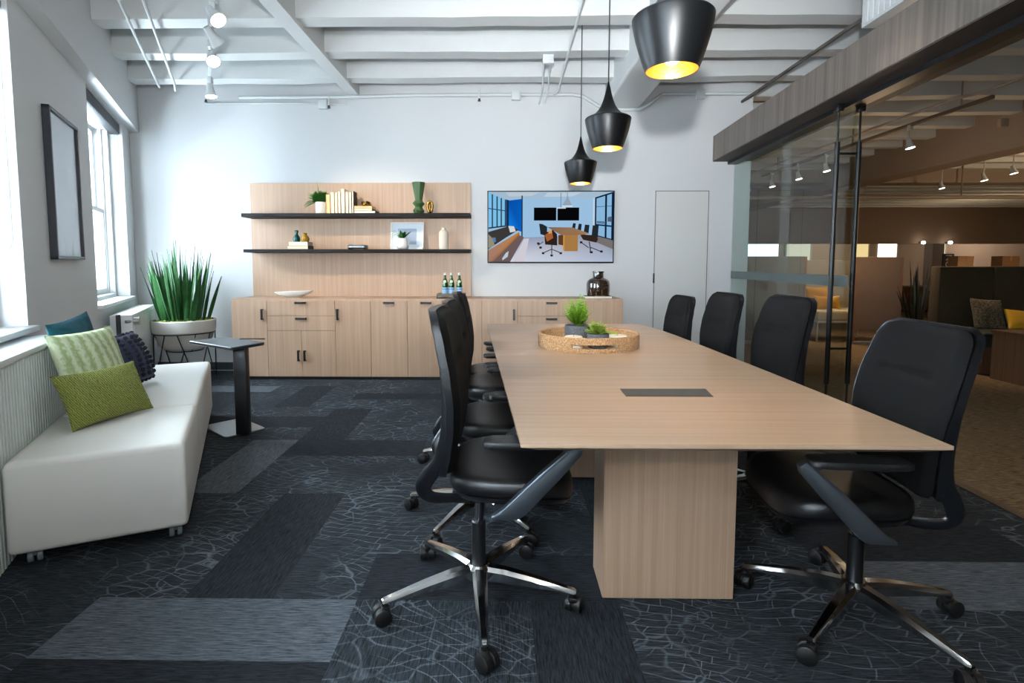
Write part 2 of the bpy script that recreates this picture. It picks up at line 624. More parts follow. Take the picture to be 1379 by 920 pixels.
struct(w.build('wall_side', mat('warm_white_paint', (178, 158, 140)), smooth=0))

# ceiling slab, joists and the boxed beams
w = MB()
w.box((-5.2, -2.2, 3.52), (22, 23, 3.7))
struct(w.build('ceiling', CEIL, smooth=0), 'white painted concrete ceiling', 'ceiling')
def rough_joist(y0, y1, z0, x0, x1):
    b = MB()
    n = int((x1 - x0) / 0.35)
    rnd = random.Random(int(y0 * 100))
    st = [(x0 + (x1 - x0) * i / n, rnd.uniform(-0.008, 0.008), rnd.uniform(-0.006, 0.006)) for i in range(n + 1)]
    rows = [[b.bm.verts.new(p) for p in ((x, y0 + dy * 0.5, 3.53), (x, y0 + dy * 0.5, z0 + dz), (x, y1 + dy, z0 + dz), (x, y1 + dy, 3.53))] for x, dy, dz in st]
    for A, B in zip(rows, rows[1:]):
        for k in range(3):
            b.face((A[k], A[k + 1], B[k + 1], B[k]))
        b.face((A[3], A[0], B[0], B[3]))
    b.face(rows[0])
    b.face(rows[-1][::-1])
    return b
for k in range(-20, 12):
    y0 = 5.678 - 0.68 * k
    if y0 + 0.17 > 19.4 or y0 < -1.7:
        continue
    xl = -0.98 * COS - SIN * ((y0 + 0.98 * SIN) / COS) - 0.05
    if y0 > YB - 0.1:
        xl = 2.74
    struct(rough_joist(y0, y0 + 0.17, 3.13, xl, 21.5).build('ceiling_joist', CEIL, smooth=0), 'white painted concrete ceiling joist', 'joist')
w = MB()
w.box((-1.75, -1.75, 3.10), (-1.62, YB, 3.53))
struct(w.build('ceiling_beam', CEIL, smooth=0), 'slim white beam crossing the joists left of the table', 'beam')
w = MB()
w.box((1.10, -1.75, 2.95), (1.48, YB, 3.53), bev=0.02)
struct(w.build('ceiling_beam', CEIL, smooth=0), 'deep white beam crossing the joists above the pendants', 'beam')
w = MB()
w.box((6.45, 0, 2.70), (6.85, 19.5, 3.53), bev=0.02)
struct(w.build('ceiling_beam', mat('taupe_beam', (150, 134, 120), 0.8, bump=0.2, bump_scale=20), smooth=0), 'deep beam under the ceiling of the open office', 'beam')
w = MB()
w.box((2.75, 11.2, 2.86), (21.5, 11.6, 3.53), bev=0.02)
struct(w.build('ceiling_beam', mat('taupe_beam', (150, 134, 120)), smooth=0), 'cross beam in the open office behind the long pipe', 'beam')

w = MB()
w.box((-4.25, YB - 0.014, 0.012), (-2.92, YB, 0.10), bev=0.003)
struct(w.build('baseboard_back', SLATE, smooth=0))
w = MB()
w.box((1.24, YB - 0.014, 0.0), (1.675, YB, 0.10), bev=0.003)
struct(w.build('baseboard_right', SLATE, smooth=0))

# the house across the street, seen only as pale masonry through the far window
w = MB()
w.box((-16, -11.0, -6), (20, -10.0, 7.4), M=LWM)
for k in range(12):
    for z in (-2.5, 1.0, 4.3):
        w.box((-15 + 2.9 * k, -10.02, z), (-13.7 + 2.9 * k, -9.94, z + 1.9), M=LWM)
struct(w.build('neighbouring_facade', mat('pale_masonry', (186, 188, 190), 0.9, var=0.12, var_scale=2), smooth=0), 'pale masonry house front across the street', 'building')

# windows
for n, (s0, s1) in enumerate(WIN):
    root = thing('window_%d' % (n + 1), ['white sash window nearest the camera', 'white sash window at the left edge of the photo', 'white sash window between the framed picture and the corner'][n], 'window', LW((s0 + s1) / 2, -1.25, 0.87))
    struct(root)
    org = root.location
    fr = MB()
    for a, b in ((s0, s0 + 0.06), (s1 - 0.06, s1)):
        fr.box((a, -1.40, 0.87), (b, -1.22, 2.70), bev=0.006, M=LWM)
        fr.box((a + (0.0 if a == s0 else -0.03), -1.30, 0.87), (b + (0.03 if a == s0 else 0.0), -1.27, 2.70), bev=0.004, M=LWM)
    fr.box((s0, -1.40, 2.62), (s1, -1.22, 2.70), bev=0.006, M=LWM)
    fr.box((s0, -1.40, 0.87), (s1, -1.22, 0.93), bev=0.006, M=LWM)
    fr.build('window_frame', TRIMW, root, origin=org)
    for z0, z1, c in ((0.93, 1.80, -1.28), (1.76, 2.62, -1.34)):
        sa = MB()
        a, b = s0 + 0.07, s1 - 0.07
        sa.box((a, c - 0.04, z0), (a + 0.05, c, z1), bev=0.005, M=LWM)
        sa.box((b - 0.05, c - 0.04, z0), (b, c, z1), bev=0.005, M=LWM)
        sa.box((a, c - 0.04, z0), (b, c, z0 + 0.06), bev=0.005, M=LWM)
        sa.box((a, c - 0.04, z1 - 0.045), (b, c, z1), bev=0.005, M=LWM)
        so = sa.build('sash', TRIMW, root, origin=org)
        g = MB()
        g.box((a + 0.05, c - 0.022, z0 + 0.06), (b - 0.05, c - 0.018, z1 - 0.045), M=LWM)
        g.build('pane', GLASSW, so, origin=org, smooth=0)
    sl = MB()
    sl.box((s0 - 0.03, -1.26, 0.86), (s1 + 0.03, -1.055, 0.892), bev=0.006, M=LWM)
    sl.build('window_sill', TRIMW, root, origin=org)

# flush door in the back wall
d = thing('door_1', 'flush white door with a thin dark outline in the back wall', 'door', (1.98, YB, 0))
struct(d)
b = MB()
b.box((1.689, YB - 0.004, 0.005), (2.271, YB - 0.0005, 2.044))
b.build('door_leaf', mat('white_door_paint', (203, 203, 200), 0.6), d, origin=d.location, smooth=0)
b = MB()
b.box((1.681, YB - 0.003, 0), (1.689, YB - 0.0005, 2.052))
b.box((2.271, YB - 0.003, 0), (2.279, YB - 0.0005, 2.052))
b.box((1.681, YB - 0.003, 2.044), (2.279, YB - 0.0005, 2.052))
b.build('door_gap', mat('dark_gap', (96, 98, 98), 0.8), d, origin=d.location, smooth=0)
b = MB()
b.box((1.672, YB - 0.016, 1.02), (1.690, YB - 0.0005, 1.13), bev=0.003)
b.build('door_handle', BLACK, d, origin=d.location)

# wooden header with its sliding track, and the glass wall under it
SH = Matrix(((1, 0.032, 0, -0.032 * 4.0), (0, 1, 0, 0), (0, 0, 1, 0), (0, 0, 0, 1)))
h = thing('trim_3', 'grey brown wooden header box above the glass wall', 'header', (2.24, 2.2, 2.375))
struct(h)
b = MB()
b.box((2.235, -1.75, 2.375), (2.66, YB - 0.002, 2.645), M=SH)
b.build('fascia', ASH, h, origin=h.location, smooth=0)
b = MB()
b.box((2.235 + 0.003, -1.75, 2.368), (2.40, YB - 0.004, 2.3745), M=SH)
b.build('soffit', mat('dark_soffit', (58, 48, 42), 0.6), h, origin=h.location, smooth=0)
b = MB()
b.box((2.40, -1.75, 2.335), (2.50, YB - 0.004, 2.3745), M=SH)
b.build('sliding_track', BLACKM, h, origin=h.location, smooth=0)
p = MB()
p.box((2.37, -1.75, 2.80), (2.58, 3.78, 3.53), bev=0.004)
k = -1.7
while k < 3.74:
    p.box((2.362, k, 2.815), (2.371, k + 0.03, 3.53), bev=0.004, seg=1)
    k += 0.052
struct(p.build('wall_upper', TRIMW), 'white ribbed infill above the wooden header', 'wall')
p = MB()
p.box((2.56, -1.75, 0.0), (2.615, YB, 0.006), M=SH)
struct(p.build('trim_4', mat('brown_metal_strip', (84, 70, 56), 0.4, metal=0.6), smooth=0), 'narrow metal strip where the two carpets meet', 'floor strip')

gd = thing('door_2', 'glass wall of sliding panes with tall black pull poles', 'glass door', (gx(4.9), 4.9, 0))
struct(gd)
for (y0, y1, off) in ((4.86, YB - 0.01, 0.035), (3.86, 4.92, -0.02)):
    b = MB()
    b.box((2.445 + off - 0.005, y0, 0.012), (2.445 + off + 0.005, y1, 2.36), M=SH)
    go = b.build('glass_pane', GLASSP, gd, origin=gd.location, smooth=0)
    b = MB()
    b.box((2.445 + off - 0.0066, y0, 1.075), (2.445 + off - 0.0056, y1, 1.155), M=SH)
    b.build('frosted_band', FROST, go, origin=gd.location, smooth=0)
for xx in (2.362, 2.515):
    b = MB()
    b.cyl((xx, 3.97, 0.012), (xx, 3.97, 2.36), 0.0075, 10)
    b.cyl((xx, 3.97, 0.36), (xx, 3.97, 2.10), 0.017, 14)
    b.box((xx - 0.022, 3.945, 2.31), (xx + 0.022, 3.995, 2.365), bev=0.004)
    b.build('pull_pole', BLACKM, gd, origin=gd.location)
b = MB()
for z in (0.62, 2.02):
    b.cyl((2.362, 3.97, z), (2.515, 3.97, z), 0.009, 10)
b.build('pole_link', BLACKM, gd, origin=gd.location)

# ------------------------------------------------------------------ conference table
def table_right():
    return [(1.233, 1.474), (1.222, 2.5), (1.214, 2.943), (1.204, 3.41), (1.195, 3.75), (1.178, 4.06), (1.155, 4.28), (1.12, 4.44), (1.06, 4.49)]
outl = [(0.045, 1.474)] + table_right() + [(-0.15, 4.49), (-0.05, 2.94)]
t = thing('conference_table', 'long pale oak conference table on square pedestals', 'table', (0.6, 2.98, 0))
def inset(pts, d):
    cx, cy = 0.6, 2.98
    return [(x - math.copysign(d, x - cx) * min(1, abs(x - cx) * 4), y - math.copysign(d, y - cy) * (1 if y < 1.5 or y > 4.2 else abs(y - cy) / 2)) for x, y in pts]
b = MB()
lv = [(outl, 0.74), (outl, 0.729), (inset(outl, 0.05), 0.706)]
rings = [[b.bm.verts.new((x, y, z)) for x, y in o] for o, z in lv]
b.face(rings[0])
b.face(rings[-1][::-1])
for A, B in zip(rings, rings[1:]):
    for k in range(len(A)):
        b.face((A[k], A[(k + 1) % len(A)], B[(k + 1) % len(A)], B[k]))
b.build('tabletop', OAKX, t, origin=t.location, smooth=20)
for y0, y1 in ((1.925, 2.135), (3.063, 3.27), (3.95, 4.16)):
    b = MB()
    b.box((0.362, y0, 0.004), (0.843, y1, 0.707), bev=0.002, seg=1)
    b.build('pedestal', OAK, t, origin=t.location, smooth=0)
hx = [(0.46, 2.142), (0.802, 2.147), (0.785, 2.02), (0.457, 2.02)]
b = MB()
b.prism(hx, 'Z', 0.7395, 0.7415, bev=0.0006, seg=1)
ho = tag(b.build('cable_hatch', mat('hatch_metal', (58, 56, 52), 0.4, metal=0.5), t, origin=t.location), 'black flush cable hatch set in the tabletop')
b = MB()
cx, cy = sum(p[0] for p in hx) / 4, sum(p[1] for p in hx) / 4
b.prism([(cx + (x - cx) * 0.955, cy + (y - cy) * 0.84) for x, y in hx], 'Z', 0.7413, 0.7420)
b.build('hatch_lid', mat('hatch_lid_grey', (72, 70, 66), 0.55), ho, origin=t.location, smooth=0)

# ------------------------------------------------------------------ office chairs (facing +x)
BACK = [(0.50, -0.126), (0.56, -0.112), (0.62, -0.101), (0.70, -0.092), (0.78, -0.092), (0.88, -0.103), (0.98, -0.120), (1.06, -0.136), (1.12, -0.150)]
def backx(z):
    for (a, xa), (c, xc) in zip(BACK, BACK[1:]):
        if z <= c:
            u = (z - a) / (c - a)
            u = u * u * (3 - 2 * u) * 0.4 + u * 0.6
            return xa + (xc - xa) * u
    return BACK[-1][1]
def halfw(z, z0=0.53, z1=1.075, top=0.205, bot=0.195):
    """half width of the back at height z, rounded at top and bottom"""
    u = (z - z0) / (z1 - z0)
    base = bot + 0.05 * math.sin(min(1, u * 1.25) * PI / 2) - (0.035 * max(0, (u - 0.55) / 0.45) ** 1.3)
    r = 0.06
    e = min(z - z0, z1 - z)
    if e < r:
        base -= r - math.sqrt(max(0, r * r - (r - e) ** 2))
    return max(base, 0.01)
def make_chair(label):
    ch = thing('office_chair', label, 'chair', (0, 0, 0), 0, 'black conference chairs')
    so = superell(0.215, 0.25, 44, 3.6, 0.118, 0)
    so = [(x, y * (0.90 + 0.10 * min(1, max(0, (x + 0.1) / 0.25)))) for x, y in so]
    def zf(x, y):
        d = max(0, x - 0.20)
        return -1.6 * d * d + 0.16 * y * y
    b = MB()
    b.pad(so, [(0.88, 0.474), (0.965, 0.478), (0.995, 0.488), (1.0, 0.505), (0.99, 0.523), (0.955, 0.536), (0.86, 0.542), (0.6, 0.542), (0.3, 0.541)], zf)
    b.build('seat', LEATHER, ch, smooth=60)
    b = MB()
    b.pad(so, [(0.72, 0.440), (0.93, 0.458), (0.985, 0.478), (0.90, 0.482)], zf)
    b.box((-0.09, -0.09, 0.40), (0.15, 0.09, 0.452), bev=0.015)
    b.cyl((0.02, -0.29, 0.436), (0.02, -0.09, 0.436), 0.008, 8)
    b.build('seat_pan', SHELLP, ch)
    # backrest cushion
    NZ, NY = 46, 20
    z0, z1 = 0.53, 1.075
    b = MB()
    fr, bk = [], []
    for i in range(NZ + 1):
        z = z0 + (z1 - z0) * i / NZ
        hw = halfw(z)
        fr.append([]); bk.append([])
        for j in range(NY + 1):
            v = -1 + 2 * j / NY
            y = hw * v
            ed = min(1, (1 - abs(v)) * hw / 0.03, (z1 - z) / 0.03 + 0.05, (z - z0) / 0.03 + 0.05)
            rnd = math.sqrt(max(0, 1 - (1 - max(0, ed)) ** 2))
            x = backx(z) + 0.42 * y * y
            g = 0.0
            dz = abs(z - (0.905 + 0.0 * y))
            if dz < 0.02 and abs(y) < 0.13:
                g = 0.016 * (1 - dz / 0.02)
            fr[-1].append(b.bm.verts.new((x + 0.026 * rnd - g, y, z)))
            bk[-1].append(b.bm.verts.new((x - 0.012 * rnd, y, z)))
    for i in range(NZ):
        for j in range(NY):
            b.face((fr[i][j], fr[i][j + 1], fr[i + 1][j + 1], fr[i + 1][j]))
            b.face((bk[i][j], bk[i + 1][j], bk[i + 1][j + 1], bk[i][j + 1]))
    for i in range(NZ):
        for j in (0, NY):
            b.face((fr[i][j], fr[i + 1][j], bk[i + 1][j], bk[i][j]))
    for j in range(NY):
        for i in (0, NZ):
            b.face((fr[i][j], fr[i][j + 1], bk[i][j + 1], bk[i][j]))
    b.build('backrest', MESHF, ch, smooth=60)
    # back frame: shell behind the cushion running down into two curved rails
    b = MB()
    NZ2 = 26
    za, zb = 0.55, 1.084
    f1, f2 = [], []
    for i in range(NZ2 + 1):
        z = za + (zb - za) * i / NZ2
        hw = halfw(z, 0.50, zb, 0.21, 0.2) + 0.008
        f1.append([]); f2.append([])
        for j in range(15):
            v = -1 + 2 * j / 14
            y = hw * v
            x = backx(z) + 0.42 * y * y
            lip = 0.010 if abs(v) > 0.99 or i == NZ2 else 0.0
            f1[-1].append(b.bm.verts.new((x - 0.010 + lip, y, z)))
            f2[-1].append(b.bm.verts.new((x - 0.024 - 0.006 * (1 - v * v), y, z)))
    for i in range(NZ2):
        for j in range(14):
            b.face((f1[i][j], f1[i][j + 1], f1[i + 1][j + 1], f1[i + 1][j]))
            b.face((f2[i][j], f2[i + 1][j], f2[i + 1][j + 1], f2[i][j + 1]))
        for j in (0, 14):
            b.face((f1[i][j], f1[i + 1][j], f2[i + 1][j], f2[i][j]))
    for j in range(14):
        for i in (0, NZ2):
            b.face((f1[i][j], f1[i][j + 1], f2[i][j + 1], f2[i][j]))
    for s in (-1, 1):
        pth = smoothpath([(-0.105, s * 0.235, 0.90), (-0.094, s * 0.236, 0.78), (-0.097, s * 0.228, 0.68), (-0.118, s * 0.215, 0.60), (-0.150, s * 0.205, 0.552),
                          (-0.172, s * 0.198, 0.512), (-0.158, s * 0.190, 0.478), (-0.110, s * 0.175, 0.462), (-0.02, s * 0.13, 0.448)], 5)
        m = len(pth)
        rad = [0.006 + 0.021 * min(1, i / (0.45 * m)) * (1 - 0.35 * max(0, (i / m - 0.6) / 0.4)) for i in range(m)]
        b.tube(pth, 0.03, 12, radii=rad, flat=0.4, up=(0, 1, 0))
    b.build('back_frame', SHELLP, ch, smooth=50)
    # armrests
    for s in (-1, 1):
        b = MB()
        ol = [(0.262, 0.690), (0.322, 0.688), (0.338, 0.676), (0.332, 0.655), (0.26, 0.572), (0.158, 0.462), (0.135, 0.448), (0.055, 0.446), (0.052, 0.456), (0.085, 0.478), (0.20, 0.592), (0.282, 0.664), (0.262, 0.674)]
        ya, yb = (0.272, 0.302) if s > 0 else (-0.302, -0.272)
        b.prism(ol, 'Y', ya, yb, bev=0.006)
        b.box((0.06, min(s * 0.10, s * 0.285), 0.446), (0.13, max(s * 0.10, s * 0.285), 0.462), bev=0.006)
        b.box((0.05, min(s * 0.266, s * 0.308), 0.672), (0.30, max(s * 0.266, s * 0.308), 0.682), bev=0.003)
        ao = b.build('armrest', ALU, ch, smooth=40)
        b = MB()
        cy = s * 0.292
        b.pad([(x, y) for x, y in superell(0.142, 0.043, 28, 5, 0.172, cy)], [(0.93, 0.681), (1.0, 0.685), (1.0, 0.697), (0.96, 0.702), (0.6, 0.703)])
        b.build('arm_pad', RUBBER if False else BLACK, ao, smooth=50)
    b = MB()
    b.lathe([(0.0, 0.10), (0.014, 0.10), (0.014, 0.43), (0.0, 0.43)], 18)
    b.build('gas_column', CHROME, ch)
    b = MB()
    b.lathe([(0.026, 0.10), (0.026, 0.30), (0.022, 0.305), (0.0, 0.305)], 20)
    b.build('column_sleeve', BLACKM, ch)
    b = MB()
    b.lathe([(0.0, 0.075), (0.036, 0.075), (0.046, 0.09), (0.046, 0.128), (0.034, 0.142), (0.0, 0.142)], 24)
    b.build('base_hub', CHROME, ch)
    for k in range(5):
        b = MB()
        secs = [(0.03, 0.026, 0.136, 0.082), (0.10, 0.025, 0.133, 0.082), (0.20, 0.021, 0.118, 0.078), (0.30, 0.016, 0.098, 0.072), (0.350, 0.014, 0.088, 0.068), (0.358, 0.010, 0.083, 0.070)]
        rings = []
        for r_, wd, zt, zb_ in secs:
            rings.append([b.bm.verts.new(p) for p in ((r_, -wd, zb_ + 0.006), (r_, -wd, zt - 0.012), (r_, -wd * 0.55, zt), (r_, wd * 0.55, zt), (r_, wd, zt - 0.012), (r_, wd, zb_ + 0.006), (r_, wd * 0.6, zb_), (r_, -wd * 0.6, zb_))])
        for A, B in zip(rings, rings[1:]):
            for q in range(8):
                b.face((A[q], A[(q + 1) % 8], B[(q + 1) % 8], B[q]))
        b.face(rings[0][::-1]); b.face(rings[-1])
        lo = b.build('leg', CHROME, ch, smooth=30)
        lo.rotation_euler.z = R(59.5 + 72 * k)
        b = MB()
        b.cyl((0.347, 0, 0.045), (0.347, 0, 0.074), 0.011, 12)
        ca = R(37 * k + 20)
        d_ = Vector((math.cos(ca), math.sin(ca), 0))
        c0 = Vector((0.347, 0, 0.030)) - Vector((-d_.y, d_.x, 0)) * 0.012
        for o0, o1 in ((-0.029, -0.004), (0.004, 0.029)):
            A = c0 + d_ * o0; B = c0 + d_ * o1
            b.tube([A, A + d_ * 0.003, B - d_ * 0.003, B], 0.03, 22, radii=[0.026, 0.030, 0.030, 0.026])
        b.tube([c0 - d_ * 0.005, c0 + d_ * 0.005], 0.024, 16)
        b.box((0.347 - 0.016, -0.016, 0.040), (0.347 + 0.016, 0.016, 0.062), bev=0.006)
        b.build('caster', RUBBER, lo, smooth=40)
    return ch
LIFT = {'seat', 'seat_pan', 'backrest', 'back_frame', 'armrest', 'gas_column'}
def set_chair(o, x, y, rz, star, dz, tilt=0.0):
    o.location = (x, y, 0)
    o.rotation_euler.z = R(rz)
    for c in kids(o):
        nm = c.name.split('.')[0]
        if nm in LIFT:
            c.location.z = dz
        if nm in ('backrest', 'back_frame') and tilt:
            pv = Vector((-0.10, 0, 0.50))
            c.rotation_euler.y = -R(tilt)
            c.location = pv - Matrix.Rotation(-R(tilt), 3, 'Y') @ pv + Vector((0, 0, dz))
        if nm == 'leg':
            c.rotation_euler.z += R(star)
chair0 = make_chair('black office chair nearest the camera on the left side of the table')
chairs = [(chair0, -0.095, 1.92, 0, 0, 0.0)]
for lab, x, y, rz, st, dz, tl in (
        ('second black office chair from the camera on the left side of the table', -0.125, 2.57, 0, 36, -0.02, 0),
        ('third black office chair from the camera on the left side of the table', -0.15, 3.30, 1, 50, -0.02, 0),
        ('farthest black office chair on the left side, beside the tray end of the table', -0.19, 4.02, 2, 12, -0.09, 0),
        ('large black office chair in the right foreground, nearest the camera', 1.222, 1.837, 176, -15.8, -0.03, 7),
        ('second black office chair from the camera on the right side of the table', 1.30, 2.80, 180, 30, -0.005, 4),
        ('third black office chair from the camera on the right side of the table', 1.28, 3.50, 181, 8, -0.03, 2),
        ('farthest black office chair on the right side, in front of the white door', 1.27, 4.26, 183, 44, -0.095, 0)):
    c = copy_tree(chair0)
    c['label'] = lab
    chairs.append((c, x, y, rz, st, dz, tl))
for a in chairs:
    set_chair(*a)

# ------------------------------------------------------------------ pendant lamps over the table
BULB = emis('warm_bulb', (255, 226, 170), 55.0)
GOLD = mat('beaten_brass', (238, 200, 122), 0.32, metal=1.0, bump=0.3, bump_scale=60)
def make_pendant(label, x, y, z):
    # z = height of the shade's open rim
    p = thing('pendant_lamp', label, 'pendant lamp', (x, y, z), 0, 'black pendants over the table')
    prof = [(0.087, 0.0), (0.097, 0.025), (0.110, 0.065), (0.122, 0.105), (0.131, 0.145), (0.1345, 0.165), (0.135, 0.172), (0.131, 0.177), (0.118, 0.183), (0.098, 0.190),
            (0.078, 0.203), (0.058, 0.224), (0.042, 0.250), (0.030, 0.280), (0.020, 0.315), (0.012, 0.350), (0.007, 0.372), (0.0045, 0.385)]
    b = MB()
    b.lathe(prof, 64, cap=False)
    b.build('lamp_shade', SATIN, p, smooth=40)
    b = MB()
    b.lathe([(0.0868, 0.0005), (0.0845, 0.001), (0.094, 0.025), (0.107, 0.065), (0.119, 0.105), (0.128, 0.145), (0.129, 0.170), (0.10, 0.182), (0.0, 0.19)], 64, cap=False)
    b.build('brass_lining', GOLD, p, smooth=60)
    b = MB()
    b.lathe([(0.0, 0.022), (0.018, 0.025), (0.033, 0.042), (0.037, 0.062), (0.032, 0.084), (0.015, 0.115), (0.013, 0.14), (0.0, 0.14)], 20)
    b.build('bulb', BULB, p, smooth=60)
    b = MB()
    b.cyl((0, 0, 0.38), (0, 0, 3.50 - z), 0.0035, 8)
    b.build('cord', BLACK, p)
    b = MB()
    b.lathe([(0.0, 3.52 - z), (0.05, 3.52 - z), (0.05, 3.495 - z), (0.0, 3.49 - z)], 24)
    b.build('ceiling_rose', BLACK, p)
    light('pendant_glow', 'SPOT', (x, y, z + 0.03), 42, (1.0, 0.70, 0.38), aim=(x, y, 0), spot_size=R(76), spot_blend=1.0, shadow_soft_size=0.03)
    return p
make_pendant('large black pendant lamp nearest the camera, top edge of the photo', 0.565, 1.905, 1.892)
make_pendant('middle one of the three black pendant lamps above the table', 0.607, 3.285, 1.918)
make_pendant('farthest black pendant lamp, hanging in front of the screen', 0.625, 4.58, 1.902)

# ------------------------------------------------------------------ storage cabinets along the back wall
YC = 5.700
SEAM = mat('dark_seam', (60, 46, 36), 0.8)
def handle(parent, org, x, z, vert, L=0.115):
    b = MB()
    t2 = 0.011
    if vert:
        b.box((x - t2, YC - 0.046, z - L / 2), (x + t2, YC - 0.034, z + L / 2), bev=0.003, seg=1)
        b.box((x - t2, YC - 0.036, z - L / 2), (x + t2, YC - 0.016, z - L / 2 + 0.014), seg=1)
        b.box((x - t2, YC - 0.036, z + L / 2 - 0.014), (x + t2, YC - 0.016, z + L / 2), seg=1)
    else:
        b.box((x - L / 2, YC - 0.046, z - t2), (x + L / 2, YC - 0.034, z + t2), bev=0.003, seg=1)
        b.box((x - L / 2, YC - 0.036, z - t2), (x - L / 2 + 0.014, YC - 0.016, z + t2), seg=1)
        b.box((x + L / 2 - 0.014, YC - 0.036, z - t2), (x + L / 2, YC - 0.016, z + t2), seg=1)
    b.build('handle', BLACKM, parent, origin=org)
def cabinet(label, x0, x1, fronts):
    c = thing('storage_cabinet', label, 'cabinet', ((x0 + x1) / 2, 5.93, 0), 0, 'oak cabinets along the back wall')
    org = c.location
    b = MB()
    b.box((x0 + 0.0006, YC, 0.035), (x1 - 0.0006, YB - 0.004, 0.868), bev=0.001, seg=1)
    b.build('body', OAK, c, origin=org, smooth=0)
    b = MB()
    b.box((x0 + 0.002, YC + 0.012, 0.0), (x1 - 0.002, YB - 0.01, 0.036))
    b.build('plinth', BLACK, c, origin=org, smooth=0)
    b = MB()
    b.box((x0 + 0.003, YC - 0.0025, 0.037), (x1 - 0.003, YC + 0.0005, 0.846))
    b.build('shadow_gap', SEAM, c, origin=org, smooth=0)
    for nm, a, e, z0, z1, hs in fronts:
        b = MB()
        b.box((a + 0.0018, YC - 0.018, z0 + 0.0018), (e - 0.0018, YC - 0.002, z1 - 0.0018), bev=0.0008, seg=1)
        fo = b.build(nm, OAK, c, origin=org, smooth=0)
        for hx_, hz, v in hs:
            handle(fo, org, hx_, hz, v)
    return c
ZT, ZB = 0.850, 0.035
cabinet('oak cabinet at the left end, with drawers between two tall doors', -2.905, -1.419, [
    ('door', -2.905, -2.523, ZB, ZT, [(-2.572, 0.703, True)]),
    ('drawer', -2.523, -1.799, 0.688, ZT, [(-2.161, 0.827, False)]),
    ('drawer', -2.523, -1.799, 0.530, 0.688, [(-2.158, 0.658, False)]),
    ('door', -2.523, -2.161, ZB, 0.530, [(-2.195, 0.262, True)]),
    ('door', -2.161, -1.799, ZB, 0.530, [(-2.127, 0.262, True)]),
    ('door', -1.799, -1.419, ZB, ZT, [(-1.770, 0.703, True)])])
cabinet('oak cabinet in the middle, with three tall fronts handled at the top', -1.419, -0.243, [
    ('door', -1.419, -1.031, ZB, ZT, [(-1.225, 0.827, False)]),
    ('door', -1.031, -0.640, ZB, ZT, [(-0.832, 0.827, False)]),
    ('door', -0.640, -0.243, ZB, ZT, [(-0.440, 0.827, False)])])
cabinet('oak cabinet at the right end, below the screen', -0.243, 1.238, [
    ('door', -0.243, 0.134, ZB, ZT, [(0.095, 0.703, True)]),
    ('drawer', 0.134, 0.850, 0.688, ZT, [(0.49, 0.827, False)]),
    ('drawer', 0.134, 0.850, 0.530, 0.688, [(0.49, 0.658, False)]),
    ('door', 0.134, 0.492, ZB, 0.530, [(0.458, 0.262, True)]),
    ('door', 0.492, 0.850, ZB, 0.530, [(0.526, 0.262, True)]),
    ('door', 0.850, 1.238, ZB, ZT, [])])

# ------------------------------------------------------------------ oak wall panel with two dark shelves
t = thing('wall_shelving', 'oak wall panel above the cabinets with two long dark shelves', 'shelves', (-1.63, 6.14, 0.868))
b = MB()
b.box((-2.872, YB - 0.030, 0.869), (-0.385, YB - 0.001, 2.142), bev=0.001, seg=1)
b.build('back_panel', OAK, t, origin=t.location, smooth=0)
for x0, z0, z1 in ((-2.852, 1.742, 1.782), (-2.842, 1.360, 1.395)):
    b = MB()
    b.box((x0, 5.868, z0), (-0.378, YB - 0.031, z1), bev=0.002, seg=1)
    b.build('shelf', DARKBROWN, t, origin=t.location, smooth=0)
S1, S2, CT = 1.7825, 1.3955, 0.8685

# ------------------------------------------------------------------ things on the shelves
LEAF = mat('fern_green', (58, 124, 38), 0.5, var=0.35, var_scale=25)
LEAFD = mat('dark_leaf_green', (40, 88, 30), 0.4, var=0.3, var_scale=20)
LIME = mat('lime_green_leaf', (118, 164, 34), 0.55, var=0.3, var_scale=30)
YELG = mat('yellow_green_leaf', (146, 172, 62), 0.55, var=0.3, var_scale=30)
SOIL = mat('dark_soil', (40, 32, 24), 0.9, bump=0.6, bump_scale=120)
CERAM = mat('white_ceramic', (222, 220, 214), 0.4)
def leaf_blade(b, base, d, L, w, droop=0.3, n=5, fold=0.15):
    """one pointed leaf as a thin folded solid strip"""
    base = Vector(base); d = Vector(d).normalized()
    side = d.cross(Vector((0, 0, 1)))
    if side.length < 0.05:
        side = Vector((1, 0, 0))
    side.normalize()
    up = side.cross(d).normalized()
    rows = []
    for i in range(n + 1):
        u = i / n
        p = base + d * (L * u) - Vector((0, 0, 1)) * (droop * L * u * u)
        ww = w * math.sin(PI * (0.08 + 0.92 * u) ** 0.8) + 0.0004
        rows.append([b.bm.verts.new(p - side * ww + up * fold * ww), b.bm.verts.new(p), b.bm.verts.new(p + side * ww + up * fold * ww)])
    for A, B in zip(rows, rows[1:]):
        b.face((A[0], A[1], B[1], B[0])); b.face((A[1], A[2], B[2], B[1]))
def frond(b, base, d, L, droop, lw, n=11):
    """a fern frond: a stem with paired leaflets"""
    base = Vector(base); d = Vector(d).normalized()
    pts = [base + d * (L * i / n) - Vector((0, 0, 1)) * (droop * L * (i / n) ** 2) for i in range(n + 1)]
    b.tube(pts, 0.0012, 4)
    for i in range(2, n + 1):
        tg = (pts[i] - pts[i - 1]).normalized()
        sd = tg.cross(Vector((0, 0, 1)))
        if sd.length < 0.05:
            sd = Vector((0, 1, 0))
        sd.normalize()
        l = lw * math.sin(PI * (0.12 + 0.85 * i / n))
        for s in (-1, 1):
            leaf_blade(b, pts[i], sd * s + tg * 0.5, l, l * 0.30, 0.15, 3)
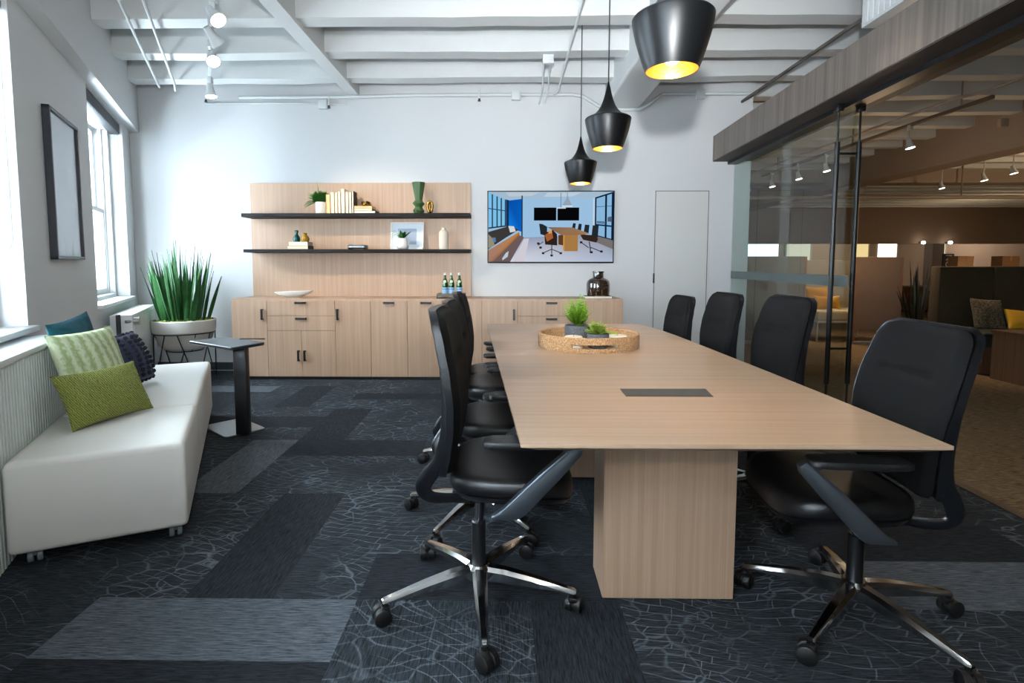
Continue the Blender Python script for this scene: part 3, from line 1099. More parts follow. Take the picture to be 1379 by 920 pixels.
def plant_pot(name, label, loc, prof, pm, soil_r, soil_z, group=None):
    p = thing(name, label, 'potted plant', loc, 0, group)
    b = MB(); b.lathe(prof, 36, cap=False); b.build('pot', pm, p, smooth=45)
    b = MB(); b.lathe([(0, soil_z - 0.01), (soil_r, soil_z - 0.01), (soil_r * 0.9, soil_z), (0, soil_z + 0.004)], 24, cap=False); b.build('soil', SOIL, p)
    return p
def mesh_from(b, name, m, p):
    return b.build(name, m, p, smooth=60)

rnd = random.Random(3)
p = plant_pot('potted_fern', 'bushy green fern in a white pot on the upper shelf', (-2.013, 5.965, S1),
              [(0, 0), (0.054, 0.0), (0.058, 0.006), (0.060, 0.06), (0.060, 0.125), (0.056, 0.127), (0.053, 0.12), (0.052, 0.08), (0, 0.08)], CERAM, 0.0525, 0.115)
b = MB()
for k in range(120):
    a = rnd.uniform(0, 2 * PI); ct = rnd.uniform(-0.7, 1); st = math.sqrt(1 - ct * ct); rr = rnd.uniform(0.55, 1.0)
    tip = Vector((0.142 * rr * st * math.cos(a) - 0.010, 0.085 * rr * st * math.sin(a), 0.192 + 0.098 * rr * ct))
    v = tip - Vector((0, 0, 0.118))
    frond(b, (0, 0, 0.118), v, v.length * 1.05, 0.12, 0.042, 9)
for k, d_ in enumerate(((-0.9, -0.2, 0.35), (-0.8, -0.35, 0.5), (-1, 0.0, 0.2), (-0.75, -0.4, 0.3))):
    frond(b, (-0.02, 0, 0.12), d_, 0.17, 0.55, 0.036, 11)
frond(b, (0, 0, 0.12), (-0.16, 0, 1), 0.235, 0.05, 0.028, 11)
frond(b, (0, 0, 0.13), (-1, 0.0, 0.28), 0.19, 0.15, 0.02, 11)
mesh_from(b, 'foliage', LEAF, p)

BK = {'tan': mat('tan_paper', (214, 178, 128), 0.8), 'cream': mat('cream_paper', (226, 212, 186), 0.85, bump=0.2, bump_scale=400), 'pale': mat('pale_cream_paper', (232, 224, 206), 0.85, bump=0.2, bump_scale=400),
      'dark': mat('dark_brown_cover', (44, 32, 24), 0.6)}
def book(label, x0, x1, h, m, group, lean=0.0, depth=0.15, y0=5.90, cover=None):
    """a book standing spine to the wall: page block framed by two boards"""
    o = thing('book', label, 'book', ((x0 + x1) / 2, y0 + depth / 2, S1), 0, group)
    w_ = (x1 - x0) / 2
    b = MB()
    b.box((-w_ + 0.002, -depth / 2 + 0.003, 0.003), (w_ - 0.002, depth / 2 - 0.004, h - 0.003))
    b.build('page_block', BK[m], o, smooth=0)
    b = MB()
    b.box((-w_, -depth / 2, 0), (-w_ + 0.002, depth / 2, h)); b.box((w_ - 0.002, -depth / 2, 0), (w_, depth / 2, h))
    b.box((-w_, depth / 2 - 0.004, 0), (w_, depth / 2, h))
    b.build('cover', BK[cover or m], o, smooth=0)
    o.rotation_euler.y = lean
    return o
G = 'upright books on the upper shelf'
for lab, x0, x1, h, m, cv in (
        ('short tan upright book beside the fern, leftmost of the row', -1.936, -1.894, 0.205, 'tan', None),
        ('thick cream upright book, second from the fern', -1.886, -1.850, 0.228, 'cream', None),
        ('slim cream upright book, third from the fern', -1.840, -1.815, 0.226, 'cream', None),
        ('slim cream upright book just left of the tallest one', -1.805, -1.782, 0.236, 'pale', None),
        ('tallest upright cream book in the middle of the row', -1.772, -1.736, 0.264, 'cream', None),
        ('thin pale upright book just right of the tallest one', -1.722, -1.698, 0.229, 'pale', None),
        ('slim cream upright book, last but one in the row', -1.686, -1.662, 0.229, 'cream', None),
        ('thin pale upright book with a dark cover at the right end of the row', -1.655, -1.638, 0.239, 'pale', 'dark')):
    book(lab, x0, x1, h, m, G, cover=cv)
def flat_book(label, x0, x1, z0, z1, y0, y1, m, cover, group):
    o = thing('book', label, 'book', ((x0 + x1) / 2, (y0 + y1) / 2, z0), 0, group)
    a, d_ = (x1 - x0) / 2, (y1 - y0) / 2
    b = MB(); b.box((-a + 0.002, -d_ + 0.003, 0.0025), (a - 0.005, d_ - 0.003, z1 - z0 - 0.0025)); b.build('page_block', BK[m], o, smooth=0)
    b = MB(); b.box((-a, -d_, 0), (a, d_, 0.0025)); b.box((-a, -d_, z1 - z0 - 0.0025), (a, d_, z1 - z0)); b.box((a - 0.005, -d_, 0), (a, d_, z1 - z0)); b.build('cover', BK[cover], o, smooth=0)
    return o
G2 = 'books lying on the upper shelf'
flat_book('wide pale book at the bottom of the flat stack on the upper shelf', -1.630, -1.398, S1, S1 + 0.025, 5.885, 6.06, 'pale', 'dark', G2)
flat_book('cream book in the middle of the flat stack on the upper shelf', -1.631, -1.433, S1 + 0.0255, S1 + 0.051, 5.89, 6.055, 'cream', 'dark', G2)
flat_book('tan brown book on top of the flat stack, under the brass knot', -1.630, -1.436, S1 + 0.0515, S1 + 0.077, 5.89, 6.055, 'tan', 'tan', G2)
G3 = 'books lying on the lower shelf'
flat_book('lower cream book of the stack under the two small vases', -2.366, -2.137, S2, S2 + 0.039, 5.885, 6.05, 'cream', 'dark', G3)
flat_book('upper pale book of the stack, directly under the two small vases', -2.353, -2.145, S2 + 0.0395, S2 + 0.080, 5.89, 6.045, 'pale', 'pale', G3)

BRASS = mat('polished_brass', (150, 112, 54), 0.22, metal=1.0)
b = MB()
kn = []
for k in range(72):
    a = 2 * PI * k / 72
    kn.append((0.0155 * (math.sin(a) + 2 * math.sin(2 * a)), 0.012 * (math.cos(a) - 2 * math.cos(2 * a)), 0.0315 + 0.0155 * -math.sin(3 * a)))
b.tube(kn, 0.0145, 12, closed=True)
o = b.build('knot_ornament', BRASS, smooth=60); o.location = (-1.518, 5.97, S1 + 0.0785 - 0.001)
tag(o, 'dark brass knot ornament lying on the flat books', 'ornament')
b = MB()
ring = [(0.026 * math.cos(2 * PI * k / 40) * (1 + 0.25 * math.sin(2 * PI * k / 40)), 0, 0.072 + 0.058 * math.sin(2 * PI * k / 40)) for k in range(40)]
b.tube(ring, 0.014, 14, closed=True)
ring = [(0.004, 0.020 * math.cos(2 * PI * k / 40), 0.060 + 0.046 * math.sin(2 * PI * k / 40)) for k in range(40)]
b.tube(ring, 0.010, 12, closed=True)
o = b.build('loop_ornament', BRASS, smooth=60); o.location = (-0.818, 5.95, S1)
tag(o, 'upright brass loop ornament beside the tall green vase', 'ornament')
b = MB()
prof = [(0, 0), (0.044, 0.0), (0.066, 0.030), (0.036, 0.071), (0.067, 0.110), (0.040, 0.142), (0.040, 0.150), (0.073, 0.334), (0.068, 0.334), (0.040, 0.15), (0.0, 0.14)]
b.lathe(prof, 8, cap=False)
o = b.build('tall_vase', mat('matt_green_ceramic', (52, 78, 40), 0.6), smooth=20); o.location = (-0.939, 5.95, S1); o.rotation_euler.z = R(22.5)
tag(o, 'tall dark green faceted vase on the upper shelf', 'vase')

GREEN_GL = mat('teal_glazed_glass', (6, 58, 54), 0.2, spec=0.4)
MUST = mat('mustard_glazed_glass', (126, 92, 14), 0.2, spec=0.4)
b = MB()
b.lathe([(0, 0), (0.030, 0.0), (0.036, 0.012), (0.037, 0.034), (0.032, 0.056), (0.019, 0.074), (0.014, 0.086), (0.018, 0.103), (0.021, 0.115), (0.017, 0.126), (0.012, 0.127), (0.010, 0.09), (0, 0.085)], 28, cap=False)
o = b.build('small_vase', GREEN_GL, smooth=60); o.location = (-2.277, 5.93, S2 + 0.0805)
tag(o, 'small dark teal gourd-shaped vase on the stacked books', 'vase', 'small vases on the stacked books')
b = MB()
b.lathe([(0, 0), (0.034, 0.0), (0.044, 0.014), (0.046, 0.036), (0.038, 0.060), (0.022, 0.076), (0.020, 0.088), (0.024, 0.097), (0.019, 0.098), (0.016, 0.08), (0, 0.07)], 28, cap=False)
o = b.build('small_vase', MUST, smooth=60); o.location = (-2.191, 5.945, S2 + 0.0805)
tag(o, 'small round mustard vase on the stacked books', 'vase', 'small vases on the stacked books')
t = thing('set_top_box', 'flat black box in the middle of the lower shelf', 'media box', (-1.611, 5.95, S2))
b = MB(); b.box((-0.097, -0.07, 0.006), (0.097, 0.07, 0.048), bev=0.008); b.build('case', BLACKM, t)
b = MB()
for sx in (-0.08, 0.08):
    b.box((sx - 0.012, -0.055, 0), (sx + 0.012, 0.055, 0.007))
b.build('foot_strip', RUBBER, t, smooth=0)
b = MB(); b.box((-0.085, -0.0712, 0.018), (0.085, -0.0695, 0.036)); b.build('front_panel', mat('glossy_black', (8, 8, 9), 0.1), t, smooth=0)

t = thing('framed_print', 'small white framed print leaning on the lower shelf behind a plant', 'picture', (-1.092, 6.055, S2))
T = Matrix.Rotation(R(-9), 4, 'X')
b = MB()
for x0, x1, z0, z1 in ((-0.186, -0.166, 0, 0.308), (0.166, 0.186, 0, 0.308), (-0.186, 0.186, 0, 0.02), (-0.186, 0.186, 0.288, 0.308)):
    b.box((x0, -0.012, z0), (x1, 0.006, z1), bev=0.002, seg=1, M=T)
b.build('frame', CERAM, t)
b = MB(); b.box((-0.168, -0.004, 0.018), (0.168, 0.004, 0.29), M=T); b.build('mount', mat('pale_blue_mount', (205, 214, 222), 0.6), t, smooth=0)
b = MB(); b.box((-0.105, -0.0052, 0.055), (0.105, -0.0042, 0.235), M=T); b.build('print', mat('blue_grey_print', (150, 164, 182), 0.6, var=0.25, var_scale=14), t, smooth=0)
p = plant_pot('potted_plant', 'small leafy plant in a round white pot before the print', (-1.117, 5.925, S2),
              [(0, 0), (0.042, 0.0), (0.060, 0.014), (0.068, 0.040), (0.064, 0.066), (0.054, 0.088), (0.053, 0.118), (0.049, 0.118), (0.048, 0.09), (0, 0.085)], CERAM, 0.0485, 0.105)
b = MB()
for a, e, L, w_ in ((0.3, 0.9, 0.15, 0.028), (0.0, 1.1, 0.12, 0.03), (0.5, 1.3, 0.13, 0.03), (1.2, 0.8, 0.10, 0.026), (2.2, 1.2, 0.13, 0.028), (2.9, 0.7, 0.11, 0.024), (3.6, 0.9, 0.10, 0.026), (4.4, 0.8, 0.10, 0.026), (5.3, 1.0, 0.12, 0.026), (5.9, 0.75, 0.16, 0.026), (0.9, 1.45, 0.10, 0.026)):
    leaf_blade(b, (0, 0, 0.1), (math.cos(a) * math.cos(e), 0.6 * math.sin(a) * math.cos(e), math.sin(e)), L, w_, 0.12, 7, 0.3)
mesh_from(b, 'foliage', LEAFD, p)
b = MB()
for k in range(4):
    b.tube(smoothpath([(-0.01, -0.01 * k, 0.105), (-0.06, -0.02, 0.15 + 0.012 * k), (-0.10, -0.03, 0.135 + 0.018 * k), (-0.13, -0.03, 0.10 + 0.028 * k)], 4), 0.0016, 5)
mesh_from(b, 'trailing_stem', LEAFD, p)
b = MB()
b.lathe([(0, 0), (0.050, 0.0), (0.053, 0.006), (0.0535, 0.172), (0.050, 0.188), (0.036, 0.204), (0.023, 0.212), (0.022, 0.234), (0.018, 0.234), (0.017, 0.21), (0, 0.2)], 36, cap=False)
o = b.build('bottle_vase', mat('cream_stoneware', (214, 203, 186), 0.75, bump=0.15, bump_scale=90), smooth=40); o.location = (-0.670, 5.95, S2)
tag(o, 'cream stoneware bottle vase at the right end of the lower shelf', 'vase')

# ------------------------------------------------------------------ things on the cabinets
b = MB()
NU, NV = 40, 10
def boat(u, v, off):
    a = (u - 0.5) * 2
    hw = 0.085 * (1 - abs(a) ** 2.2) ** 0.8 + 0.001
    th = (v - 0.5) * PI
    dep = 0.056 * (1 - abs(a) ** 2.6) + 0.004
    top = 0.070 + (0.012 * a * a if a > 0 else -0.008 * a * a)
    return Vector((a * 0.215, (hw - off) * math.sin(th), top - max(0.0, dep - off) * max(0, math.cos(th)) ** 0.5 - (0.0)))
b.grid(NU, NV, lambda u, v: boat(u, v, 0.0))
b.grid(NU, NV, lambda u, v: boat(u, v, 0.005) + Vector((0, 0, 0.0005)))
b.lathe([(0, 0), (0.05, 0), (0.06, 0.018), (0, 0.03)], 24, sx=1.6, sy=0.6, cap=False)
o = b.build('boat_bowl', CERAM, smooth=60); o.location = (-2.30, 5.86, CT)
tag(o, 'long white boat-shaped bowl on the left cabinet', 'bowl')
t = thing('bottle_tray', 'grey wooden tray under the green bottles', 'tray', (-0.58, 5.855, CT))
b = MB()
b.box((-0.150, -0.085, 0.0), (0.150, 0.085, 0.014), bev=0.003)
for lo, hi in (((-0.150, -0.085, 0.0), (0.150, -0.073, 0.052)), ((-0.150, 0.073, 0.0), (0.150, 0.085, 0.052)), ((-0.150, -0.085, 0.0), (-0.138, 0.085, 0.052)), ((0.138, -0.085, 0.0), (0.150, 0.085, 0.052))):
    b.box(lo, hi, bev=0.003, seg=1)
b.build('tray_body', mat('grey_wood', (96, 86, 78), 0.6, var=0.2, var_scale=30), t)
BGLASS = mat('green_bottle_glass', (18, 62, 14), 0.06, spec=0.8, coat=0.5)
BLAB = mat('pale_blue_label', (140, 178, 205), 0.5)
def bottle(label, x, y):
    o = thing('water_bottle', label, 'bottle', (x, y, CT + 0.0145), 0, 'green water bottles on the tray')
    b = MB()
    b.lathe([(0, 0), (0.030, 0.0), (0.033, 0.005), (0.033, 0.125), (0.031, 0.150), (0.022, 0.180), (0.0135, 0.205), (0.0125, 0.232), (0.0145, 0.236), (0.0145, 0.244), (0.0, 0.244)], 24, cap=False)
    b.build('glass_body', BGLASS, o, smooth=50)
    b = MB(); b.lathe([(0.0334, 0.030), (0.0337, 0.031), (0.0337, 0.100), (0.0334, 0.101)], 24, cap=False); b.build('body_label', BLAB, o)
    b = MB(); b.lathe([(0.0339, 0.078), (0.0340, 0.079), (0.0340, 0.088), (0.0339, 0.089)], 24, cap=False); b.build('label_stripe', mat('blue_stripe', (70, 120, 170), 0.5), o)
    b = MB()
    M_ = Matrix.Translation((0, -0.0265, 0.163)) @ Matrix.Rotation(R(90 - 22), 4, 'X')
    b.lathe([(0, 0), (0.0165, 0.0), (0.0165, 0.004), (0, 0.004)], 20, M=M_, cap=False)
    b.build('neck_seal', mat('pale_green_seal', (196, 208, 168), 0.5), o)
    b = MB(); b.lathe([(0, 0.232), (0.0155, 0.232), (0.0155, 0.254), (0.013, 0.257), (0, 0.257)], 20, cap=False); b.build('cap', mat('silver_cap', (196, 194, 186), 0.35, metal=0.6), o)
bottle('left green glass water bottle of three on the grey tray', -0.647, 5.85)
bottle('middle green glass water bottle of three on the grey tray', -0.577, 5.85)
bottle('right green glass water bottle, standing apart on the grey tray', -0.492, 5.85)
flat_book('grey book lying on the right cabinet under the brown jar', 0.855, 1.140, CT, CT + 0.026, 5.755, 5.945, 'pale', 'dark', None)
b = MB()
b.lathe([(0, 0), (0.108, 0.0), (0.120, 0.010), (0.125, 0.06), (0.125, 0.125), (0.118, 0.155), (0.095, 0.178), (0.062, 0.190), (0.056, 0.200), (0.056, 0.245), (0.064, 0.252), (0.064, 0.262), (0.055, 0.262), (0.050, 0.24), (0.05, 0.20), (0, 0.19)], 44, cap=False)
o = b.build('glass_jar', mat('smoky_brown_glass', (44, 30, 18), 0.07, spec=0.7, coat=0.7), smooth=40); o.location = (1.003, 5.85, CT + 0.0265)
tag(o, 'smoky brown wide glass jar on the grey book, below the screen', 'jar')

# ------------------------------------------------------------------ wall screen
t = thing('wall_screen', 'large wall-mounted flat screen showing a meeting room', 'television', (0.51, YB - 0.03, 1.65))
TX0, TX1, TZ0, TZ1 = -0.198, 1.218, 1.244, 2.048
b = MB()
b.box((TX0, YB - 0.055, TZ0), (TX1, YB - 0.012, TZ1), bev=0.004)
b.box((0.2, YB - 0.014, 1.4), (0.8, YB - 0.0005, 1.9))
b.build('bezel', BLACKM, t, origin=t.location)
scr = bpy.data.materials.new('screen_picture')
scr.use_nodes = True
nt = scr.node_tree
nt.nodes.clear()
at = nt.nodes.new('ShaderNodeAttribute'); at.attribute_name = 'picture'
em = nt.nodes.new('ShaderNodeEmission'); em.inputs[1].default_value = 0.85
out = nt.nodes.new('ShaderNodeOutputMaterial')
nt.links.new(at.outputs['Color'], em.inputs[0]); nt.links.new(em.outputs[0], out.inputs[0])
PIC = []
def q(pts, col, cols=None):
    PIC.append((pts, col, cols))
def rq(x0, y0, x1, y1, col):
    q([(x0, y0), (x1, y0), (x1, y1), (x0, y1)], col)
def ln(x0, y0, x1, y1, wd, col):
    dx, dy = x1 - x0, y1 - y0
    L_ = math.hypot(dx, dy); nx, ny = -dy / L_ * wd / 2, dx / L_ * wd / 2
    q([(x0 + nx, y0 + ny), (x1 + nx, y1 + ny), (x1 - nx, y1 - ny), (x0 - nx, y0 - ny)], col)
rq(20, 30, 1335, 775, (158, 196, 228))
q([(20, 30), (1335, 30), (1150, 98), (385, 98), (215, 112)], (168, 192, 212))
q([(200, 35), (560, 35), (480, 75), (240, 80)], (190, 205, 215))
q([(640, 40), (1000, 40), (900, 80), (600, 85)], (190, 210, 225))
q([(20, 35), (205, 112), (205, 395), (20, 425)], (128, 196, 236))
for xx, ya, yb_ in ((62, 55, 415), (112, 78, 408), (156, 96, 402), (200, 112, 396)):
    ln(xx, ya, xx, yb_, 14, (36, 70, 98))
ln(20, 205, 205, 232, 10, (40, 80, 110)); ln(20, 415, 205, 392, 14, (30, 50, 66))
q([(208, 110), (240, 120), (240, 415), (208, 400)], (18, 52, 92))
q([(236, 122), (372, 105), (372, 455), (236, 410)], (6, 104, 208), [(8, 80, 170), (4, 90, 190), (10, 100, 200), (20, 130, 235)])
rq(368, 70, 382, 515, (34, 60, 92))
q([(20, 455), (230, 395), (345, 430), (200, 520), (20, 640)], (62, 58, 58))
q([(20, 480), (60, 520), (90, 600), (20, 630)], (150, 144, 124))
q([(230, 392), (290, 395), (310, 450), (250, 462)], (214, 220, 222))
q([(60, 515), (95, 515), (100, 560), (75, 570)], (90, 130, 170))
q([(20, 650), (345, 455), (350, 492), (70, 775), (20, 775)], (176, 124, 82), [(170, 130, 110), (196, 132, 72), (150, 90, 48), (140, 100, 80), (160, 124, 110)])
q([(350, 492), (400, 515), (260, 775), (70, 775)], (110, 92, 92))
q([(395, 515), (1140, 488), (1335, 545), (1335, 775), (250, 775)], (162, 176, 204), [(150, 160, 190), (150, 150, 165), (130, 130, 140), (176, 188, 212), (214, 220, 232)])
q([(395, 530), (450, 525), (400, 775), (280, 775)], (212, 208, 218))
q([(1000, 500), (1180, 490), (1335, 548), (1335, 640)], (120, 114, 112))
rq(500, 197, 735, 335, (8, 8, 10)); rq(748, 197, 975, 335, (8, 8, 10))
q([(790, 186), (905, 186), (860, 92), (845, 92)], (150, 168, 184)); rq(795, 176, 905, 188, (224, 236, 244)); ln(850, 40, 850, 95, 5, (90, 105, 120))
rq(736, 196, 835, 208, (210, 224, 232)); ln(782, 40, 782, 196, 6, (100, 120, 136))
q([(1120, 98), (1145, 95), (1145, 490), (1120, 488)], (196, 216, 230))
q([(1145, 95), (1335, 35), (1335, 545), (1145, 490)], (138, 186, 222))
for a_, c_, w2 in (((1148, 92), (1148, 492), 16), ((1256, 62), (1256, 520), 20), ((1328, 40), (1328, 545), 26)):
    ln(a_[0], a_[1], c_[0], c_[1], w2, (10, 32, 62))
ln(1145, 98, 1335, 38, 16, (14, 34, 60)); ln(1145, 378, 1335, 398, 16, (8, 40, 84)); ln(1145, 190, 1335, 180, 5, (40, 60, 84)); ln(1145, 490, 1335, 540, 10, (14, 34, 60))
q([(1160, 340), (1250, 345), (1250, 372), (1160, 365)], (90, 124, 156)); q([(1275, 300), (1320, 290), (1320, 350), (1275, 345)], (80, 96, 110))
for x0, x1, y0, y1 in ((905, 942, 362, 430), (965, 1005, 368, 440), (1030, 1085, 378, 470), (1112, 1182, 385, 520)):
    q([(x0 + 8, y0), (x1, y0 + 4), (x1 - 8, y1), (x0 - 6, y1)], (34, 42, 50))
q([(985, 480), (1110, 490), (1180, 530), (1160, 570), (1020, 540)], (52, 38, 32))
ln(1085, 560, 1100, 660, 10, (50, 56, 66)); ln(1100, 620, 1215, 668, 9, (46, 52, 62)); ln(1100, 625, 1095, 680, 9, (46, 52, 62)); ln(990, 560, 1080, 625, 9, (50, 56, 66))
for cx_, cy_ in ((1110, 672), (1215, 664), (1000, 566), (600, 682), (690, 706), (786, 682), (572, 622), (548, 578)):
    rq(cx_ - 13, cy_ - 10, cx_ + 13, cy_ + 12, (24, 28, 34))
q([(640, 405), (905, 408), (1090, 474), (985, 490), (790, 490)], (146, 112, 82), [(130, 104, 80), (150, 120, 94), (170, 132, 96), (150, 112, 78), (150, 112, 78)])
rq(820, 490, 965, 662, (170, 124, 70)); q([(808, 490), (824, 490), (824, 662), (808, 650)], (206, 150, 84)); q([(760, 488), (810, 490), (810, 600), (760, 590)], (92, 60, 34))
q([(555, 368), (590, 372), (640, 400), (640, 500), (570, 480)], (36, 42, 50))
q([(610, 470), (700, 435), (745, 480), (748, 600), (620, 590)], (44, 34, 30)); q([(615, 490), (690, 440), (705, 520), (640, 560)], (166, 96, 48)); q([(655, 440), (690, 440), (690, 470), (655, 475)], (214, 160, 104))
ln(690, 590, 690, 690, 10, (60, 66, 76)); ln(690, 640, 600, 680, 9, (52, 58, 68)); ln(690, 640, 785, 680, 9, (52, 58, 68)); ln(600, 560, 545, 600, 8, (60, 66, 76))
q([(205, 680), (235, 660), (225, 720), (170, 760), (165, 740)], (196, 206, 214))
bm2 = bmesh.new()
cl = bm2.verts.layers.float_color.new('picture')
for i, (pts, col, cols) in enumerate(PIC):
    vv = []
    for k, (x, y) in enumerate(pts):
        u, v_ = (x - 20) / 1315.0, (y - 30) / 745.0
        vtx = bm2.verts.new((TX0 + 0.012 + u * (TX1 - TX0 - 0.024), YB - 0.0553 - 0.00003 * i, TZ1 - 0.012 - v_ * (TZ1 - TZ0 - 0.028)))
        vtx[cl] = lin(cols[k] if cols else col)
        vv.append(vtx)
    bm2.faces.new(vv)
bmesh.ops.translate(bm2, verts=bm2.verts[:], vec=-t.location)
me = bpy.data.meshes.new('screen'); bm2.to_mesh(me); bm2.free(); me.materials.append(scr)
o = bpy.data.objects.new('screen', me); COL.objects.link(o); o.parent = t

# ------------------------------------------------------------------ window side: radiator cover, radiator, bench, cushions
t = thing('radiator_cover', 'white ribbed radiator cover with a ledge under the near window', 'radiator cover', LW(2.4, -0.98, 0))
b = MB()
b.box((-1.3, -0.930, 0.0), (3.74, -0.915, 0.815), M=LWM)
k = -1.29
while k < 3.72:
    b.box((k, -0.916, 0.0), (k + 0.021, -0.907, 0.815), bev=0.003, seg=1, M=LWM)
    k += 0.034
b.box((3.725, -1.0995, 0.0), (3.74, -0.915, 0.815), M=LWM)
b.build('ribbed_front', mat('ribbed_white_panel', (206, 214, 208), 0.6), t, origin=t.location, smooth=0)
b = MB()
b.box((-1.3, -1.0995, 0.815), (3.76, -0.895, 0.846), bev=0.006, M=LWM)
b.build('ledge', TRIMW, t, origin=t.location)

t = thing('radiator', 'white panel radiator with a round valve under the far window', 'radiator', LW(6.3, -1.0, 0))
b = MB()
b.box((5.62, -1.05, 0.10), (6.96, -0.88, 0.795), bev=0.012, M=LWM)
k = 5.66
while k < 6.9:
    b.box((k, -0.884, 0.14), (k + 0.05, -0.872, 0.755), bev=0.005, seg=1, M=LWM)
    k += 0.075
b.box((5.66, -1.0995, 0.2), (5.72, -1.04, 0.7), M=LWM); b.box((6.86, -1.0995, 0.2), (6.92, -1.04, 0.7), M=LWM)
b.box((5.70, -1.03, 0.0), (5.78, -0.90, 0.11), M=LWM); b.box((6.80, -1.03, 0.0), (6.88, -0.90, 0.11), M=LWM)
b.build('radiator_body', TRIMW, t, origin=t.location)
b = MB()
v = LW(5.66, -0.868, 0.735)
b.cyl(LW(5.66, -0.885, 0.735), LW(5.66, -0.835, 0.735), 0.034, 20)
b.cyl(LW(5.60, -0.93, 0.735), LW(5.66, -0.87, 0.735), 0.014, 10)
b.build('valve', mat('valve_metal', (190, 188, 182), 0.3, metal=0.8), t, origin=t.location)
b = MB()
b.cyl(LW(5.585, -0.98, 0.0), LW(5.585, -0.98, 0.80), 0.018, 12)
b.build('riser_pipe', mat('dark_pipe', (60, 64, 66), 0.5), t, origin=t.location)

def bench(label, s0, s1):
    o = thing('bench', label, 'bench', LW((s0 + s1) / 2, -0.577, 0), 0, 'ivory bench modules under the window')
    b = MB()
    c0, c1 = -0.897, -0.257
    zz = [(0.058, 0.012), (0.066, 0.003), (0.080, 0.0), (0.415, 0.0), (0.432, 0.005), (0.441, 0.016), (0.444, 0.034)]
    ol = superell(0.5, 0.5, 64, 40, 0.5, 0.5)
    rings = []
    for z, ins in zz:
        rings.append([b.bm.verts.new(LW(s0 + ins + (s1 - s0 - 2 * ins) * x, c0 + ins + (c1 - c0 - 2 * ins) * y, z)) for x, y in ol])
    for A, B in zip(rings, rings[1:]):
        for k in range(64):
            b.face((A[k], A[(k + 1) % 64], B[(k + 1) % 64], B[k]))
    b.face(rings[0]); b.face(rings[-1])
    b.build('upholstery', IVORY, o, origin=o.location, smooth=50)
    for s_ in (s0 + 0.055, s1 - 0.055):
        for c_ in (-0.315, -0.82):
            b = MB()
            P = LW(s_, c_, 0)
            d_ = Vector((0.8, 0.6, 0))
            for o0, o1 in ((-0.026, -0.005), (0.005, 0.026)):
                A = P + d_ * o0 + Vector((0, 0, 0.028)); B = P + d_ * o1 + Vector((0, 0, 0.028))
                b.tube([A, A + d_ * 0.003, B - d_ * 0.003, B], 0.028, 20, radii=[0.024, 0.028, 0.028, 0.024])
            b.cyl(P + Vector((0, 0, 0.028)), P + Vector((0, 0, 0.060)), 0.010, 10)
            b.build('caster', mat('grey_clear_caster', (120, 130, 138), 0.15, spec=0.7), o, origin=o.location)
bench('near ivory bench module with square front, holding the olive cushion', 2.735, 3.484)
bench('far longer ivory bench module behind the seam, holding the navy cushion', 3.488, 4.99)

def fabric(name, c1, c2, scale, kind='noise', bump=0.6):
    m = bpy.data.materials.new(name)
    m.use_nodes = True
    nt = m.node_tree
    b = nt.nodes['Principled BSDF']
    b.inputs['Roughness'].default_value = 0.92
    b.inputs['Specular IOR Level'].default_value = 0.2
    b.inputs['Sheen Weight'].default_value = 0.08
    tc = nt.nodes.new('ShaderNodeTexCoord')
    if kind == 'bands':
        n = nt.nodes.new('ShaderNodeTexWave')
        n.bands_direction = 'Y'
        n.inputs['Scale'].default_value = scale
        n.inputs['Distortion'].default_value = 3
        n.inputs['Detail'].default_value = 4
        n.inputs['Detail Scale'].default_value = 9
    elif kind == 'diag':
        n = nt.nodes.new('ShaderNodeTexWave')
        n.bands_direction = 'DIAGONAL'
        n.inputs['Scale'].default_value = scale
        n.inputs['Distortion'].default_value = 5
        n.inputs['Detail'].default_value = 4
        n.inputs['Detail Scale'].default_value = 2
    elif kind == 'wave':
        n = nt.nodes.new('ShaderNodeTexWave')
        n.inputs['Scale'].default_value = scale
        n.inputs['Distortion'].default_value = 6
        n.inputs['Detail'].default_value = 3
        n.inputs['Detail Scale'].default_value = 3
    elif kind == 'voronoi':
        n = nt.nodes.new('ShaderNodeTexVoronoi')
        n.inputs['Scale'].default_value = scale
    else:
        n = nt.nodes.new('ShaderNodeTexNoise')
        n.inputs['Scale'].default_value = scale
        n.inputs['Detail'].default_value = 4
    nt.links.new(tc.outputs['Object'], n.inputs['Vector'])
    fac = n.outputs['Fac'] if kind != 'voronoi' else n.outputs['Distance']
    mx = nt.nodes.new('ShaderNodeMix'); mx.data_type = 'RGBA'
    mx.inputs[6].default_value = lin(c1); mx.inputs[7].default_value = lin(c2)
    nt.links.new(fac, mx.inputs[0]); nt.links.new(mx.outputs[2], b.inputs['Base Color'])
    bp = nt.nodes.new('ShaderNodeBump'); bp.inputs['Strength'].default_value = bump; bp.inputs['Distance'].default_value = 0.006
    nt.links.new(fac, bp.inputs['Height']); nt.links.new(bp.outputs[0], b.inputs['Normal'])
    return m
